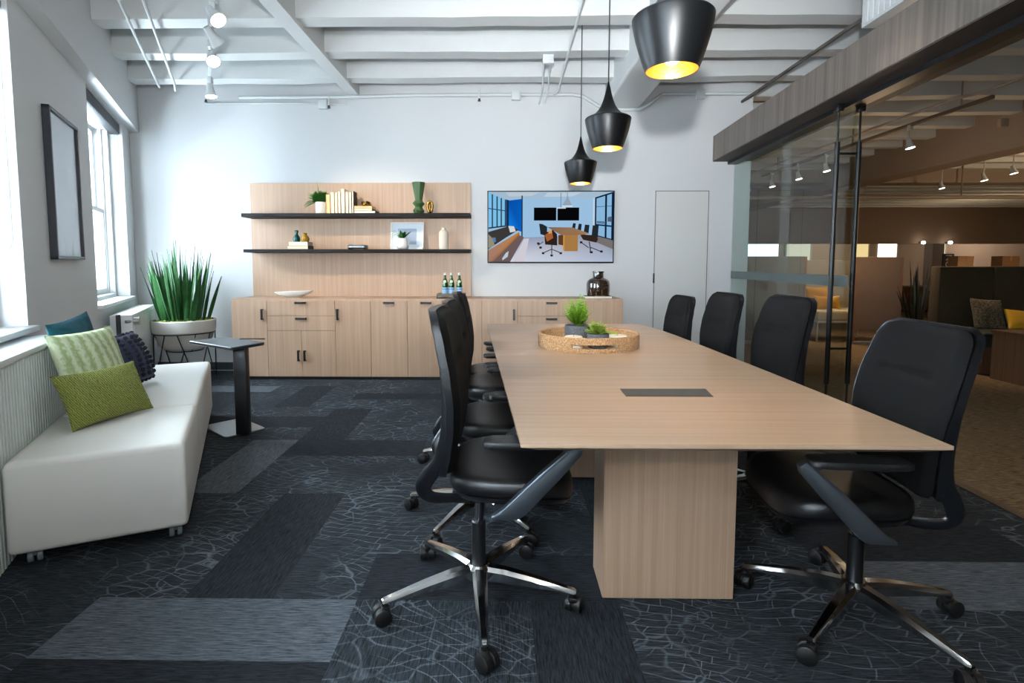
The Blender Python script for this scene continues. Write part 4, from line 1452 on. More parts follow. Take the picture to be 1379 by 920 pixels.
def cushion(label, A, ang, roll, th, w, h, t, m, group=None, ear=0.012, n=26):
    """a filled cushion: corner A on the seat, width along heading ang, leaning back by th"""
    ang, roll, th = R(ang), R(roll), R(th)
    e = Vector((math.cos(ang), math.sin(ang), 0)); nn = Vector((-math.sin(ang), math.cos(ang), 0))
    up = Vector((0, 0, 1)) * math.cos(th) + nn * math.sin(th)
    E = e * math.cos(roll) + up * math.sin(roll); U = up * math.cos(roll) - e * math.sin(roll)
    N = E.cross(U)
    b = MB()
    for sgn in (1, -1):
        def f_(u, v):
            a, c = 2 * u - 1, 2 * v - 1
            puff = (max(0, 1 - a ** 2) * max(0, 1 - c ** 2)) ** 0.40
            x = a * (w / 2 - ear * (1 - c * c)); y = c * (h / 2 - ear * (1 - a * a))
            sag = 0.006 * math.sin(5 * a + 3 * c) * puff
            return E * x + U * y + N * (sgn * t / 2 * puff + sag)
        b.grid(n, n, f_)
    bmesh.ops.remove_doubles(b.bm, verts=b.bm.verts[:], dist=0.0006)
    o = b.build('cushion', m, smooth=80)
    o.location = Vector(A) + E * w / 2 + U * h / 2
    tag(o, label, 'cushion', group)
    return o, E, U, N
TEALF = fabric('teal_velvet', (6, 56, 70), (16, 88, 104), 30)
LGF = fabric('pale_green_knit', (150, 166, 116), (202, 212, 178), 5.5, 'bands', 0.25)
OLF = fabric('olive_chenille', (88, 96, 38), (150, 154, 78), 46, 'diag', 0.7)
NAVYF = fabric('navy_wool', (44, 46, 66), (70, 72, 94), 60)
GC = 'cushions on the ivory bench'
cushion('dark teal cushion, backmost on the bench against the ledge', (-2.27, 2.775, 0.447), 100, 6, 10, 0.38, 0.49, 0.09, TEALF, GC)
cushion('pale green square knitted cushion between the teal and olive ones', (-2.13, 2.61, 0.447), 88, 0, 18, 0.43, 0.46, 0.12, LGF, GC)
cushion('olive green oblong cushion in front of the others on the bench', (-2.035, 2.465, 0.447), 77, 0, 25, 0.45, 0.285, 0.11, OLF, GC)
nv, E_, U_, N_ = cushion('navy cushion with pompoms, rightmost on the bench', (-2.37, 3.25, 0.452), 92, 3, 22, 0.36, 0.34, 0.16, NAVYF, GC)
rnd = random.Random(5)
pts = []
for k in range(8):
    for x, y in ((-1 + k / 4, -1), (1 - k / 4, 1), (-1, 1 - k / 4), (1, -1 + k / 4)):
        pts.append(E_ * (x * 0.172) + U_ * (y * 0.160))
for k in range(5):
    for j in range(-4, 5):
        x, y = (k - 2) * 0.40, j * 0.2
        puff = (max(0, 1 - x * x) * max(0, 1 - y * y)) ** 0.36
        pts.append(E_ * (x * 0.17) + U_ * (y * 0.16) + N_ * (0.080 * puff + 0.004))
POM = mat('navy_pompom_wool', (26, 28, 44), 0.95, bump=0.8, bump_scale=300)
poms = []
for p_ in pts:
    if len(poms) < 4:
        b = MB()
        tb = bmesh.new()
        bmesh.ops.create_icosphere(tb, subdivisions=2, radius=0.0145)
        for v in tb.verts:
            v.co *= rnd.uniform(0.75, 1.2)
        b._merge(tb)
        o = b.build('pompom', POM, nv, smooth=0)
        poms.append(o)
    else:
        o = rnd.choice(poms).copy()
        COL.objects.link(o)
    o.location = p_
    o.rotation_euler = (rnd.uniform(0, 6), rnd.uniform(0, 6), 0)

# ------------------------------------------------------------------ framed picture on the pier
t = thing('wall_picture', 'tall framed print in a thin black frame on the pier between the windows', 'picture', LW(4.66, -1.09, 1.75))
b = MB()
s0, s1, z0, z1 = 4.325, 4.985, 1.268, 2.232
for lo, hi in (((s0, z0), (s0 + 0.022, z1)), ((s1 - 0.022, z0), (s1, z1)), ((s0, z0), (s1, z0 + 0.022)), ((s0, z1 - 0.022), (s1, z1))):
    b.box((lo[0], -1.0995, lo[1]), (hi[0], -1.058, hi[1]), bev=0.002, seg=1, M=LWM)
b.build('frame', mat('black_frame', (22, 26, 34), 0.4), t, origin=t.location, smooth=0)
b = MB()
b.box((s0 + 0.02, -1.0985, z0 + 0.02), (s1 - 0.02, -1.078, z1 - 0.02), M=LWM)
b.build('print', mat('pale_print', (226, 230, 236), 0.5, var=0.05, var_scale=3), t, origin=t.location, smooth=0)
b = MB()
b.box((s0 + 0.02, -1.0740, z0 + 0.02), (s1 - 0.02, -1.0705, z1 - 0.02), M=LWM)
b.build('glazing', glass('picture_glass', (253, 254, 255), 0.7), t, origin=t.location, smooth=0)

# ------------------------------------------------------------------ blinds
t = thing('roller_blind', 'dark rolled-up blind at the top of the far window', 'blind', LW(6.23, -1.17, 2.6))
b = MB()
b.box((5.53, -1.205, 2.585), (6.93, -1.115, 2.695), bev=0.012, M=LWM)
b.build('cassette', mat('dark_grey_cassette', (24, 27, 31), 0.6), t, origin=t.location)
b = MB()
b.tube([LW(6.90, -1.13, 2.60), LW(6.90, -1.13, 1.46), LW(6.90, -1.145, 1.43), LW(6.90, -1.16, 1.46), LW(6.90, -1.16, 2.60)], 0.0035, 6)
b.build('cord_loop', mat('white_cord', (170, 172, 172), 0.6), t, origin=t.location)
t = thing('roller_blind', 'rolled-up blind with a hanging cord loop at the left edge of the photo', 'blind', LW(3.14, -1.17, 2.6))
b = MB()
b.box((2.45, -1.205, 2.585), (3.83, -1.115, 2.695), bev=0.012, M=LWM)
b.build('cassette', mat('dark_grey_cassette', (24, 27, 31), 0.6), t, origin=t.location)
b = MB()
b.tube([LW(3.80, -1.125, 2.60), LW(3.80, -1.125, 1.36), LW(3.80, -1.145, 1.31), LW(3.80, -1.17, 1.33), LW(3.80, -1.185, 1.38), LW(3.80, -1.185, 2.60)], 0.0035, 6)
b.build('cord_loop', mat('white_cord', (170, 172, 172), 0.6), t, origin=t.location)

# ------------------------------------------------------------------ snake plant in its stand
SNAKE = mat('snake_plant_green', (34, 78, 34), 0.55, spec=0.3, var=0.5, var_scale=22)
def sword(b, base, d, L, w, tw):
    base = Vector(base); d = Vector(d).normalized()
    n = 9
    sd0 = Vector((math.cos(tw), math.sin(tw), 0))
    rows = []
    for i in range(n + 1):
        u = i / n
        p = base + d * (L * u) + Vector((d.x, d.y, 0)) * (0.12 * L * u * u)
        ww = w * (0.55 + 0.45 * math.sin(PI * min(1, u * 1.1))) * (1 if u < 0.7 else max(0.03, 1 - ((u - 0.7) / 0.3) ** 1.6))
        sd = Matrix.Rotation(0.7 * u, 3, 'Z') @ sd0
        nn = d.cross(sd).normalized()
        rows.append([b.bm.verts.new(p - sd * ww), b.bm.verts.new(p + nn * ww * 0.30), b.bm.verts.new(p + sd * ww), b.bm.verts.new(p + nn * (ww * 0.30 - 0.004))])
    for A, B in zip(rows, rows[1:]):
        for k in range(4):
            b.face((A[k], A[(k + 1) % 4], B[(k + 1) % 4], B[k]))
def snake_plant(name, label, loc, r, z0, hs, n, lm, seed):
    o = thing(name, label, 'plant', loc)
    b = MB()
    rn = random.Random(seed)
    for k in range(n):
        rr = r * math.sqrt(rn.uniform(0.02, 1)); a = rn.uniform(0, 2 * PI)
        L = rn.uniform(*hs) * (1.08 - 0.38 * (rr / r) ** 2)
        sword(b, (rr * math.cos(a), rr * math.sin(a), z0), (0.26 * rr / r * math.cos(a) + rn.uniform(-.06, .06), 0.26 * rr / r * math.sin(a) + rn.uniform(-.06, .06), 1), L, rn.uniform(0.014, 0.023), rn.uniform(0, PI))
    b.build('foliage', lm, o, smooth=60)
    return o
PLX, PLY = -3.40, 5.66
t = snake_plant('snake_plant', 'large snake plant in a wide white bowl beside the cabinets', (PLX, PLY, 0), 0.24, 0.63, (0.42, 0.86), 100, SNAKE, 21)
b = MB()
b.lathe([(0, 0.335), (0.15, 0.335), (0.205, 0.35), (0.245, 0.40), (0.285, 0.52), (0.297, 0.53), (0.304, 0.57), (0.306, 0.645), (0.298, 0.652), (0.288, 0.645), (0.284, 0.60), (0, 0.60)], 56, cap=False)
b.build('bowl', mat('chalky_white_bowl', (216, 212, 204), 0.7, var=0.04, var_scale=30), t, smooth=40)
b = MB()
b.lathe([(0.286, 0.61), (0.28, 0.632), (0.15, 0.645), (0, 0.65)], 36, cap=False)
rn = random.Random(4)
for k in range(120):
    a = rn.uniform(0, 2 * PI); rr = 0.27 * math.sqrt(rn.uniform(0.1, 1))
    tb = bmesh.new(); bmesh.ops.create_icosphere(tb, subdivisions=1, radius=rn.uniform(0.012, 0.024))
    b._merge(tb, Matrix.Translation((rr * math.cos(a), rr * math.sin(a), 0.64)))
b.build('moss', mat('green_moss', (112, 122, 44), 0.95, bump=0.9, bump_scale=120, var=0.4, var_scale=40), t)
b = MB()
rg = 0.292
b.tube([(rg * math.cos(2 * PI * k / 48), rg * math.sin(2 * PI * k / 48), 0.515) for k in range(48)], 0.006, 8, closed=True)
rl = 0.21
b.tube([(0.172 * math.cos(2 * PI * k / 48), 0.172 * math.sin(2 * PI * k / 48), 0.326) for k in range(48)], 0.005, 8, closed=True)
for k in range(4):
    a = PI / 4 + k * PI / 2 + 0.1
    for da in (-0.36, 0.36):
        b.tube([(rg * math.cos(a + da * 1.6), rg * math.sin(a + da * 1.6), 0.515), (0.30 * math.cos(a + da * 0.12), 0.30 * math.sin(a + da * 0.12), 0.008)], 0.006, 8)
    b.tube([(0.30 * math.cos(a - 0.045), 0.30 * math.sin(a - 0.045), 0.008), (0.30 * math.cos(a + 0.045), 0.30 * math.sin(a + 0.045), 0.008)], 0.006, 8)
    b.tube([(rg * math.cos(a), rg * math.sin(a), 0.515), (0.172 * math.cos(a), 0.172 * math.sin(a), 0.326)], 0.005, 6)
b.build('wire_stand', BLACKM, t, smooth=50)

# ------------------------------------------------------------------ side table by the bench
t = thing('side_table', 'small black pedestal side table with a steel base plate beside the bench', 'table', (-1.90, 3.84, 0))
def rounded(pts, r, n=5):
    out = []
    m = len(pts)
    for i in range(m):
        p, a, c = Vector(pts[i]), Vector(pts[i - 1]), Vector(pts[(i + 1) % m])
        u, v = (a - p).normalized(), (c - p).normalized()
        P0, P2 = p + u * r, p + v * r
        for k in range(n + 1):
            s = k / n
            out.append(tuple(P0 * (1 - s) ** 2 + p * 2 * s * (1 - s) + P2 * s * s))
    return out
base = rounded([(-2.30, 4.00), (-1.985, 3.735), (-1.79, 3.955), (-2.105, 4.22)], 0.035)
b = MB(); b.prism(base, 'Z', 0.0, 0.010, bev=0.002, seg=1)
b.build('base_plate', mat('brushed_steel', (150, 154, 156), 0.32, metal=0.9), t, origin=t.location, smooth=30)
b = MB()
b.box((-1.935, 3.785, 0.010), (-1.845, 3.845, 0.642), bev=0.006)
b.build('post', BLACKM, t, origin=t.location)
top = rounded([(-2.37, 3.985), (-1.875, 3.66), (-1.76, 3.93), (-2.21, 4.20)], 0.03)
b = MB(); b.prism(top, 'Z', 0.642, 0.664, bev=0.004, seg=1)
b.build('tabletop', mat('charcoal_laminate', (48, 54, 58), 0.35), t, origin=t.location, smooth=30)
b = MB(); b.box((-2.02, 4.06, 0.664), (-1.83, 4.075, 0.672), bev=0.002, seg=1, M=None)
b.build('tablet_stop', BLACKM, t, origin=t.location)

# ------------------------------------------------------------------ tray with plants on the table
TX, TY, TZ = 0.508, 3.29, 0.7405
RATT = fabric('woven_rattan', (128, 88, 54), (208, 168, 124), 130, 'voronoi', 0.9)
t = thing('woven_tray', 'round woven rattan tray with cut-out handles in the middle of the table', 'tray', (TX, TY, TZ))
b = MB()
N = 96
def slot(k):
    a = (2 * PI * (k + 0.5) / N)
    d = min(abs((a - 1.5 * PI + PI) % (2 * PI) - PI), abs((a - 0.5 * PI + PI) % (2 * PI) - PI))
    return d < 0.44
ro, ri = 0.302, 0.286
zs = [0.0, 0.024, 0.046, 0.074]
def V_(r, k, z):
    a = 2 * PI * k / N
    rr = r + 0.0022 * math.sin(k * PI / 1.0 + z * 900)
    return (rr * math.cos(a), rr * math.sin(a), z)
O = [[b.bm.verts.new(V_(ro, k, z)) for k in range(N)] for z in zs]
I = [[b.bm.verts.new(V_(ri, k, max(z, 0.008))) for k in range(N)] for z in zs]
for k in range(N):
    k2 = (k + 1) % N
    for j in range(3):
        if j == 1 and slot(k):
            continue
        b.face((O[j][k], O[j][k2], O[j + 1][k2], O[j + 1][k])); b.face((I[j][k], I[j + 1][k], I[j + 1][k2], I[j][k2]))
    b.face((O[3][k], O[3][k2], I[3][k2], I[3][k]))
    if slot(k):
        b.face((O[1][k], I[1][k], I[1][k2], O[1][k2])); b.face((O[2][k], O[2][k2], I[2][k2], I[2][k]))
        for kk, nb in ((k, k - 1), (k2, k + 1)):
            if not slot(nb % N):
                b.face((O[1][kk], O[2][kk], I[2][kk], I[1][kk]))
b.face([O[0][k] for k in range(N)][::-1]); b.face([I[0][k] for k in range(N)])
b.build('basketwork', RATT, t, smooth=0)
b = MB()
b.tube([(0.294 * math.cos(2 * PI * k / 64), 0.294 * math.sin(2 * PI * k / 64), 0.076) for k in range(64)], 0.0095, 8, closed=True)
b.build('rim', RATT, t, smooth=60)
SPECK = mat('speckled_stone', (84, 86, 90), 0.7, bump=0.9, bump_scale=110, var=0.97, var_scale=95)
TF = TZ + 0.0085
p = plant_pot('potted_plant', 'bushy lime green plant in the larger speckled pot on the tray', (0.456, 3.40, TF),
              [(0, 0), (0.062, 0), (0.076, 0.012), (0.079, 0.05), (0.079, 0.104), (0.074, 0.106), (0.072, 0.09), (0, 0.085)], SPECK, 0.0725, 0.096, 'plants on the woven tray')
b = MB()
rnd = random.Random(9)
for k in range(120):
    a = rnd.uniform(0, 2 * PI); ct = rnd.uniform(-0.75, 1); st = math.sqrt(1 - ct * ct); rr = 0.106 * rnd.uniform(0.5, 1.0)
    tip = Vector((rr * 1.05 * st * math.cos(a), rr * 1.05 * st * math.sin(a), 0.205 + rr * ct))
    v = tip - Vector((0, 0, 0.10))
    frond(b, (0, 0, 0.10), v, v.length, 0.0, 0.030, 9)
mesh_from(b, 'foliage', LIME, p)
p = plant_pot('potted_plant', 'low yellow green plant in the smaller speckled pot on the tray', (0.545, 3.155, TF),
              [(0, 0), (0.050, 0), (0.061, 0.010), (0.0635, 0.04), (0.0635, 0.082), (0.059, 0.084), (0.057, 0.07), (0, 0.066)], SPECK, 0.0575, 0.076, 'plants on the woven tray')
b = MB()
for k in range(60):
    a = rnd.uniform(0, 2 * PI); ct = rnd.uniform(-0.4, 1); st = math.sqrt(1 - ct * ct); rr = 0.062 * rnd.uniform(0.6, 1.0)
    tip = Vector((rr * 1.15 * st * math.cos(a) - 0.012, rr * st * math.sin(a), 0.115 + rr * ct))
    v = tip - Vector((0, 0, 0.078))
    frond(b, (0, 0, 0.078), v, v.length, 0.0, 0.026, 8)
for k in range(7):
    frond(b, (0.02, 0, 0.085), (0.9, -0.5 + 0.16 * k, 0.35), 0.10, 0.35, 0.028, 8)
mesh_from(b, 'foliage', YELG, p)
WAX = mat('white_wax', (236, 228, 210), 0.5)
for lab, x, y, r_, h_ in (('short white candle at the left of the pots on the tray', 0.40, 3.14, 0.052, 0.070), ('short white candle at the right of the pots on the tray', 0.672, 3.22, 0.056, 0.066)):
    t = thing('candle', lab, 'candle', (x, y, TF), 0, 'candles on the woven tray')
    b = MB(); b.lathe([(0, 0), (r_ - 0.003, 0), (r_, 0.004), (r_, h_ - 0.004), (r_ - 0.004, h_), (r_ * 0.5, h_ - 0.002), (0, h_ - 0.003)], 36, cap=False); b.build('wax', WAX, t, smooth=40)
    b = MB(); b.cyl((0, 0, h_ - 0.004), (0.001, 0, h_ + 0.008), 0.0012, 6); b.build('wick', BLACK, t)

# ------------------------------------------------------------------ ceiling services
PIPEW = mat('white_painted_conduit', (206, 210, 210), 0.5)
def pipe(label, pts, r=0.011, m=PIPEW, boxes=(), name='conduit', group='white conduits'):
    o = thing(name, label, 'pipe', Vector(pts[0]), 0, group)
    b = MB(); b.tube(pts, r, 10); b.build('tube', m, o, origin=o.location, smooth=60)
    for p_ in boxes:
        b = MB(); b.box((p_[0] - 0.05, p_[1] - 0.03, p_[2] - 0.05), (p_[0] + 0.05, p_[1] + 0.02, p_[2] + 0.05), bev=0.008); b.build('junction_box', m, o, origin=o.location)
    return o
pipe('horizontal white conduit with a junction box along the top of the back wall', [(-2.95, YB - 0.05, 3.075), (-1.8, YB - 0.05, 3.075), (-1.0, YB - 0.05, 3.09), (0.75, YB - 0.05, 3.09), (0.85, YB - 0.05, 3.07), (1.06, YB - 0.05, 2.945), (1.12, YB - 0.05, 2.925), (1.46, YB - 0.05, 2.925), (1.52, YB - 0.05, 2.945), (1.72, YB - 0.05, 3.09), (2.7, YB - 0.05, 3.09)], 0.018,
     boxes=((0.12, YB - 0.045, 3.08), (2.13, YB - 0.045, 3.085)))
pipe('lower thin white conduit at the left end of the back wall', [(-3.35, YB - 0.02, 3.02), (-2.4, YB - 0.02, 3.02), (-1.76, YB - 0.02, 3.0)], 0.009, boxes=((-2.02, YB - 0.03, 3.0),))
pipe('left one of two white conduits slanting along the window side of the ceiling', [LW(-1, -0.72, 3.075), LW(6.75, -0.72, 3.075)], 0.012)
pipe('right one of two white conduits slanting along the window side of the ceiling', [LW(-1, -0.565, 3.075), LW(6.55, -0.565, 3.075), LW(6.62, -0.565, 3.02)], 0.012)
pipe('thin white conduit running along the ceiling beside the farthest pendant cord', [(0.50, 0.0, 3.09), (0.57, 5.98, 3.09), (0.54, 6.10, 3.085)], 0.012)
o = pipe('short pair of white conduits dropping from a box on the joist to the wall', [(0.36, 5.12, 3.105), (0.40, 6.02, 3.105), (0.37, 6.13, 2.99)], 0.010, boxes=((0.39, 5.10, 3.10),))
b = MB(); b.tube([(0.42, 5.12, 3.105), (0.46, 6.02, 3.105), (0.43, 6.13, 2.99)], 0.010, 10); b.build('second_tube', PIPEW, o, origin=o.location)
pipe('dark conduit above the wooden header', [(2.58, 4.0, 3.0), (2.58, 6.1, 3.0)], 0.016, mat('dark_conduit', (70, 66, 62), 0.5), name='dark_conduit', group=None)
def sprinkler(label, x, y, z):
    o = thing('sprinkler_head', label, 'sprinkler', (x, y, z), 0, 'sprinkler heads under the ceiling')
    b = MB(); b.cyl((0, 0, 0.02), (0, 0, 0.13), 0.008, 10); b.build('stem', PIPEW, o)
    b = MB(); b.lathe([(0, 0.025), (0.012, 0.025), (0.012, 0.005), (0.018, 0.003), (0.018, 0), (0, 0)], 16, cap=False); b.build('nozzle', mat('dark_nozzle', (50, 50, 52), 0.4), o)
sprinkler('small sprinkler head near the left corner of the ceiling', -3.23, 5.95, 2.98)
sprinkler('small sprinkler head above the shelf panel', -1.92, 6.02, 2.93)
sprinkler('small sprinkler head above the left edge of the screen', -0.28, 6.0, 2.99)

# track with its white spot heads
LENS = emis('spot_lens', (255, 246, 228), 14.0)
TD = Vector((-0.4899, 0.8718, 0))
TP = Vector((-1.985, 3.803, 0))
def TR(q_, z):
    return TP + TD * q_ + Vector((0, 0, z))
t = thing('light_track', 'thin white ceiling track carrying the four white spotlights', 'light track', TR(-1.0, 3.07))
TM = Matrix.Translation(TP) @ Matrix.Rotation(math.atan2(TD.y, TD.x), 4, 'Z')
b = MB(); b.box((-4.5, -0.017, 3.07), (2.05, 0.017, 3.10), bev=0.004, M=TM); b.build('rail', PIPEW, t, origin=t.location)
b = MB()
for k in range(7):
    b.cyl(TR(-4.3 + 0.98 * k, 3.10), TR(-4.3 + 0.98 * k, 3.53), 0.006, 8)
b.build('hanger', PIPEW, t, origin=t.location)
def spot_head(label, pos, aim, lamp=60, group='white spotlights on the ceiling track', z_rail=3.07, color=(1, 0.88, 0.72)):
    o = thing('spotlight', label, 'spotlight', pos, 0, group)
    P = Vector(pos)
    d_ = (Vector(aim) - P).normalized()
    Mq = d_.to_track_quat('Z', 'Y').to_matrix().to_4x4()
    b = MB(); b.lathe([(0, -0.075), (0.026, -0.072), (0.030, -0.04), (0.036, 0.0), (0.056, 0.055), (0.058, 0.062), (0.052, 0.062), (0.03, 0.01), (0, 0.005)], 28, M=Mq, cap=False)
    b.build('head', PIPEW, o, smooth=40)
    b = MB(); b.lathe([(0, 0.057), (0.050, 0.057), (0.050, 0.053), (0, 0.05)], 28, M=Mq, cap=False); b.build('lens', LENS, o)
    b = MB(); b.cyl((0, 0, 0), (0, 0, z_rail - P.z), 0.010, 10); b.box((-0.025, -0.025, z_rail - P.z - 0.06), (0.025, 0.025, z_rail - P.z - 0.001), bev=0.006); b.build('stem', PIPEW, o)
    if lamp:
        light('track_spot', 'SPOT', P + d_ * 0.075, lamp, color, aim=aim, spot_size=R(60), spot_blend=0.9, shadow_soft_size=0.04)
    return o
spot_head('front white spotlight of the track, tilted towards the table', TR(0.0, 2.93), (0.1, 2.9, 0.45), 25)
spot_head('second white spotlight of the track, turned to the shelf wall', TR(0.42, 2.94), (-1.35, 6.1, 1.1), 165)
spot_head('third white spotlight of the track, its bright face turned to the table', TR(0.875, 2.93), (-0.9, 2.9, 0.6), 25)
spot_head('last white spotlight of the track, beside the back wall', TR(1.88, 2.94), (-2.5, 5.3, 0.0), 3)

# ------------------------------------------------------------------ open office beyond the glass
OLIVEGREY = fabric('dark_olive_felt', (54, 44, 29), (72, 60, 42), 60)
t = thing('high_back_settee', 'dark olive high-backed settee in the open office', 'settee', (6.6, 6.4, 0))
for x0, x1 in ((5.27, 5.925), (5.93, 7.9)):
    b = MB(); b.box((x0, 6.66, 0.05), (x1, 6.82, 1.205), bev=0.02); b.build('back_panel', OLIVEGREY, t, origin=t.location)
b = MB(); b.box((5.275, 6.02, 0.31), (7.9, 6.66, 0.475), bev=0.035, seg=4); b.build('seat', mat('dark_green_vinyl', (40, 48, 44), 0.5), t, origin=t.location)
b = MB(); b.box((5.30, 6.05, 0.012), (7.88, 6.65, 0.312), bev=0.004); b.build('base', DARKW, t, origin=t.location, smooth=0)
cushion('dark patterned cushion on the olive settee', (5.50, 6.40, 0.478), 0, -4, 20, 0.36, 0.38, 0.12, fabric('patterned_brown_fabric', (44, 38, 30), (120, 104, 82), 45, 'voronoi'), 'cushions on the settee')
YEL = fabric('mustard_yellow_fabric', (176, 124, 18), (210, 160, 40), 90)
cushion('mustard yellow cushion on the olive settee', (5.86, 6.36, 0.478), 0, -8, 30, 0.40, 0.27, 0.13, YEL, 'cushions on the settee')
t = thing('end_table', 'low walnut end table at the right edge of the photo', 'table', (5.62, 5.66, 0))
b = MB(); b.box((5.24, 5.44, 0.50), (6.0, 5.90, 0.53), bev=0.003); b.build('tabletop', DARKW, t, origin=t.location, smooth=0)
for x0 in (5.25, 5.96):
    b = MB(); b.box((x0, 5.46, 0.0), (x0 + 0.03, 5.88, 0.50), bev=0.002); b.build('side_panel', DARKW, t, origin=t.location, smooth=0)
b = MB(); b.box((5.28, 5.50, 0.38), (5.96, 5.52, 0.50), bev=0.002); b.build('apron', DARKW, t, origin=t.location, smooth=0)

TAUPE = fabric('taupe_felt', (126, 108, 96), (146, 126, 112), 80, bump=0.2)
def screen(label, x0, x1, y, z0, z1, m=TAUPE, shelf=True):
    o = thing('partition_screen', label, 'partition', ((x0 + x1) / 2, y, 0), 0, 'felt partitions in the open office')
    b = MB(); b.box((x0 + 0.03, y - 0.03, z0), (x1, y + 0.03, z1), bev=0.008); b.build('felt_panel', m, o, origin=o.location)
    for xx in (x0, x1 - 0.03):
        b = MB(); b.box((xx, y - 0.035, 0.0), (xx + 0.035, y + 0.035, z1 - 0.004), bev=0.003); b.build('upright', mat('tan_upright', (140, 106, 84), 0.6), o, origin=o.location)
    b = MB(); b.box((x0, y - 0.06, 0.0), (x1, y + 0.06, 0.035), bev=0.003); b.build('foot_rail', mat('grey_rail', (120, 118, 116), 0.4), o, origin=o.location)
screen('taupe felt partition beside the dark plant, right of the pull poles', 5.36, 6.08, 8.43, 0.22, 1.34)
screen('grey felt partition behind the glass, left of the yellow cushions', 3.55, 4.62, 8.43, 0.20, 1.35, fabric('grey_felt', (112, 110, 106), (134, 132, 128), 80, bump=0.2))
t = snake_plant('snake_plant', 'dark snake plant in the open office beside the taupe partition', (6.12, 8.12, 0), 0.12, 0.36, (0.45, 0.92), 22, mat('dark_snake_plant', (22, 30, 18), 0.5), 5)
b = MB(); b.lathe([(0, 0), (0.13, 0), (0.16, 0.02), (0.17, 0.37), (0.155, 0.37), (0.15, 0.33), (0, 0.33)], 32, cap=False); b.build('planter', BLACKM, t)

t = thing('lounge_sofa', 'cream lounge sofa behind the glass, with yellow cushions', 'sofa', (5.3, 9.0, 0))
b = MB(); b.box((4.95, 8.62, 0.33), (5.95, 9.2, 0.50), bev=0.04, seg=4); b.build('seat', mat('cream_fabric', (190, 172, 146), 0.85), t, origin=t.location)
b = MB(); b.box((4.60, 9.2, 0.30), (5.95, 9.30, 1.30), bev=0.02); b.build('back_panel', mat('cream_panel', (186, 174, 156), 0.8), t, origin=t.location)
b = MB()
b.box((4.95, 8.62, 0.30), (5.95, 9.2, 0.335), bev=0.004)
for xx, yy in ((4.97, 8.66), (5.92, 8.66), (4.97, 9.16), (5.92, 9.16)):
    b.cyl((xx, yy, 0), (xx, yy, 0.31), 0.014, 8)
b.build('leg_frame', mat('white_metal_frame', (190, 184, 174), 0.4), t, origin=t.location)
cushion('front yellow cushion on the cream sofa behind the glass', (5.02, 8.84, 0.503), 0, 0, 12, 0.42, 0.22, 0.12, YEL, 'cushions on the cream sofa')
cushion('rear taller yellow cushion on the cream sofa behind the glass', (4.98, 9.03, 0.503), 0, 0, 10, 0.46, 0.36, 0.13, YEL, 'cushions on the cream sofa')

t = thing('low_cabinet', 'low orange brown wooden cabinet far back in the open office', 'cabinet', (10.9, 14.2, 0))
b = MB(); b.box((10.3, 14.0, 0.05), (11.6, 14.45, 0.64), bev=0.003); b.build('body', mat('orange_wood', (150, 92, 36), 0.5, var=0.12, var_scale=6), t, origin=t.location, smooth=0)
b = MB(); b.box((10.28, 13.98, 0.64), (11.62, 14.47, 0.67), bev=0.003); b.build('top', mat('pale_top', (186, 168, 144), 0.5), t, origin=t.location, smooth=0)
b = MB(); b.box((10.34, 14.03, 0.0), (11.56, 14.42, 0.05)); b.build('plinth', BLACK, t, origin=t.location, smooth=0)
t = thing('standing_sign', 'dark upright sign with white letters behind the settee', 'sign', (10.45, 13.0, 0))
b = MB(); b.box((10.32, 12.99, 0.03), (10.58, 13.02, 1.47), bev=0.004); b.build('board', mat('charcoal_sign', (62, 56, 54), 0.6), t, origin=t.location, smooth=0)
b = MB(); b.box((10.26, 12.8, 0.0), (10.64, 13.2, 0.03), bev=0.004); b.build('foot', BLACK, t, origin=t.location, smooth=0)
fd = bpy.data.curves.new('lettering', 'FONT'); fd.body = 'NO'; fd.size = 0.20; fd.extrude = 0.002; fd.align_x = 'LEFT'
fo = bpy.data.objects.new('lettering', fd); COL.objects.link(fo); fo.parent = t
fo.data.materials.append(mat('white_lettering', (206, 204, 198), 0.6))
fo.rotation_euler = Matrix(((0, 1, 0), (0, 0, -1), (-1, 0, 0))).to_euler()
fo.location = (-0.065, -0.013, 1.455)
bpy.context.view_layer.update()
lm = bpy.data.meshes.new_from_object(fo.evaluated_get(bpy.context.evaluated_depsgraph_get()))
lo_ = bpy.data.objects.new('sign_lettering', lm); COL.objects.link(lo_); lo_.parent = t; lo_.location = fo.location; lo_.rotation_euler = fo.rotation_euler
bpy.data.objects.remove(fo)
t = thing('filing_cabinet', 'tall pale cabinet behind the settee, carrying two cardboard boxes', 'cabinet', (10.4, 12.1, 0))
b = MB(); b.box((9.5, 11.8, 0.04), (11.4, 12.3, 1.17), bev=0.005); b.build('body', mat('pale_tan_laminate', (176, 150, 118), 0.6), t, origin=t.location, smooth=0)
b = MB(); b.box((9.53, 11.83, 0.0), (11.37, 12.27, 0.04)); b.build('plinth', BLACK, t, origin=t.location, smooth=0)
CARD = mat('cardboard', (150, 112, 76), 0.85, var=0.08)
for lab, x0, x1, m_ in (('brown cardboard box on the tall cabinet, to the right behind the settee', 10.70, 11.07, CARD), ('pale cardboard box on the tall cabinet, beside the sign', 9.76, 10.10, mat('pale_cardboard', (190, 150, 108), 0.85))):
    t = thing('cardboard_box', lab, 'box', ((x0 + x1) / 2, 12.0, 1.171), 0, 'boxes on the tall cabinet')
    b = MB(); b.box((x0, 11.88, 1.171), (x1, 12.15, 1.40), bev=0.004); b.build('carton', m_, t, origin=t.location, smooth=0)
    b = MB(); b.box(((x0 + x1) / 2 - 0.02, 11.879, 1.30), ((x0 + x1) / 2 + 0.02, 12.151, 1.4008)); b.build('tape', mat('parcel_tape', (172, 140, 96), 0.4), t, origin=t.location, smooth=0)

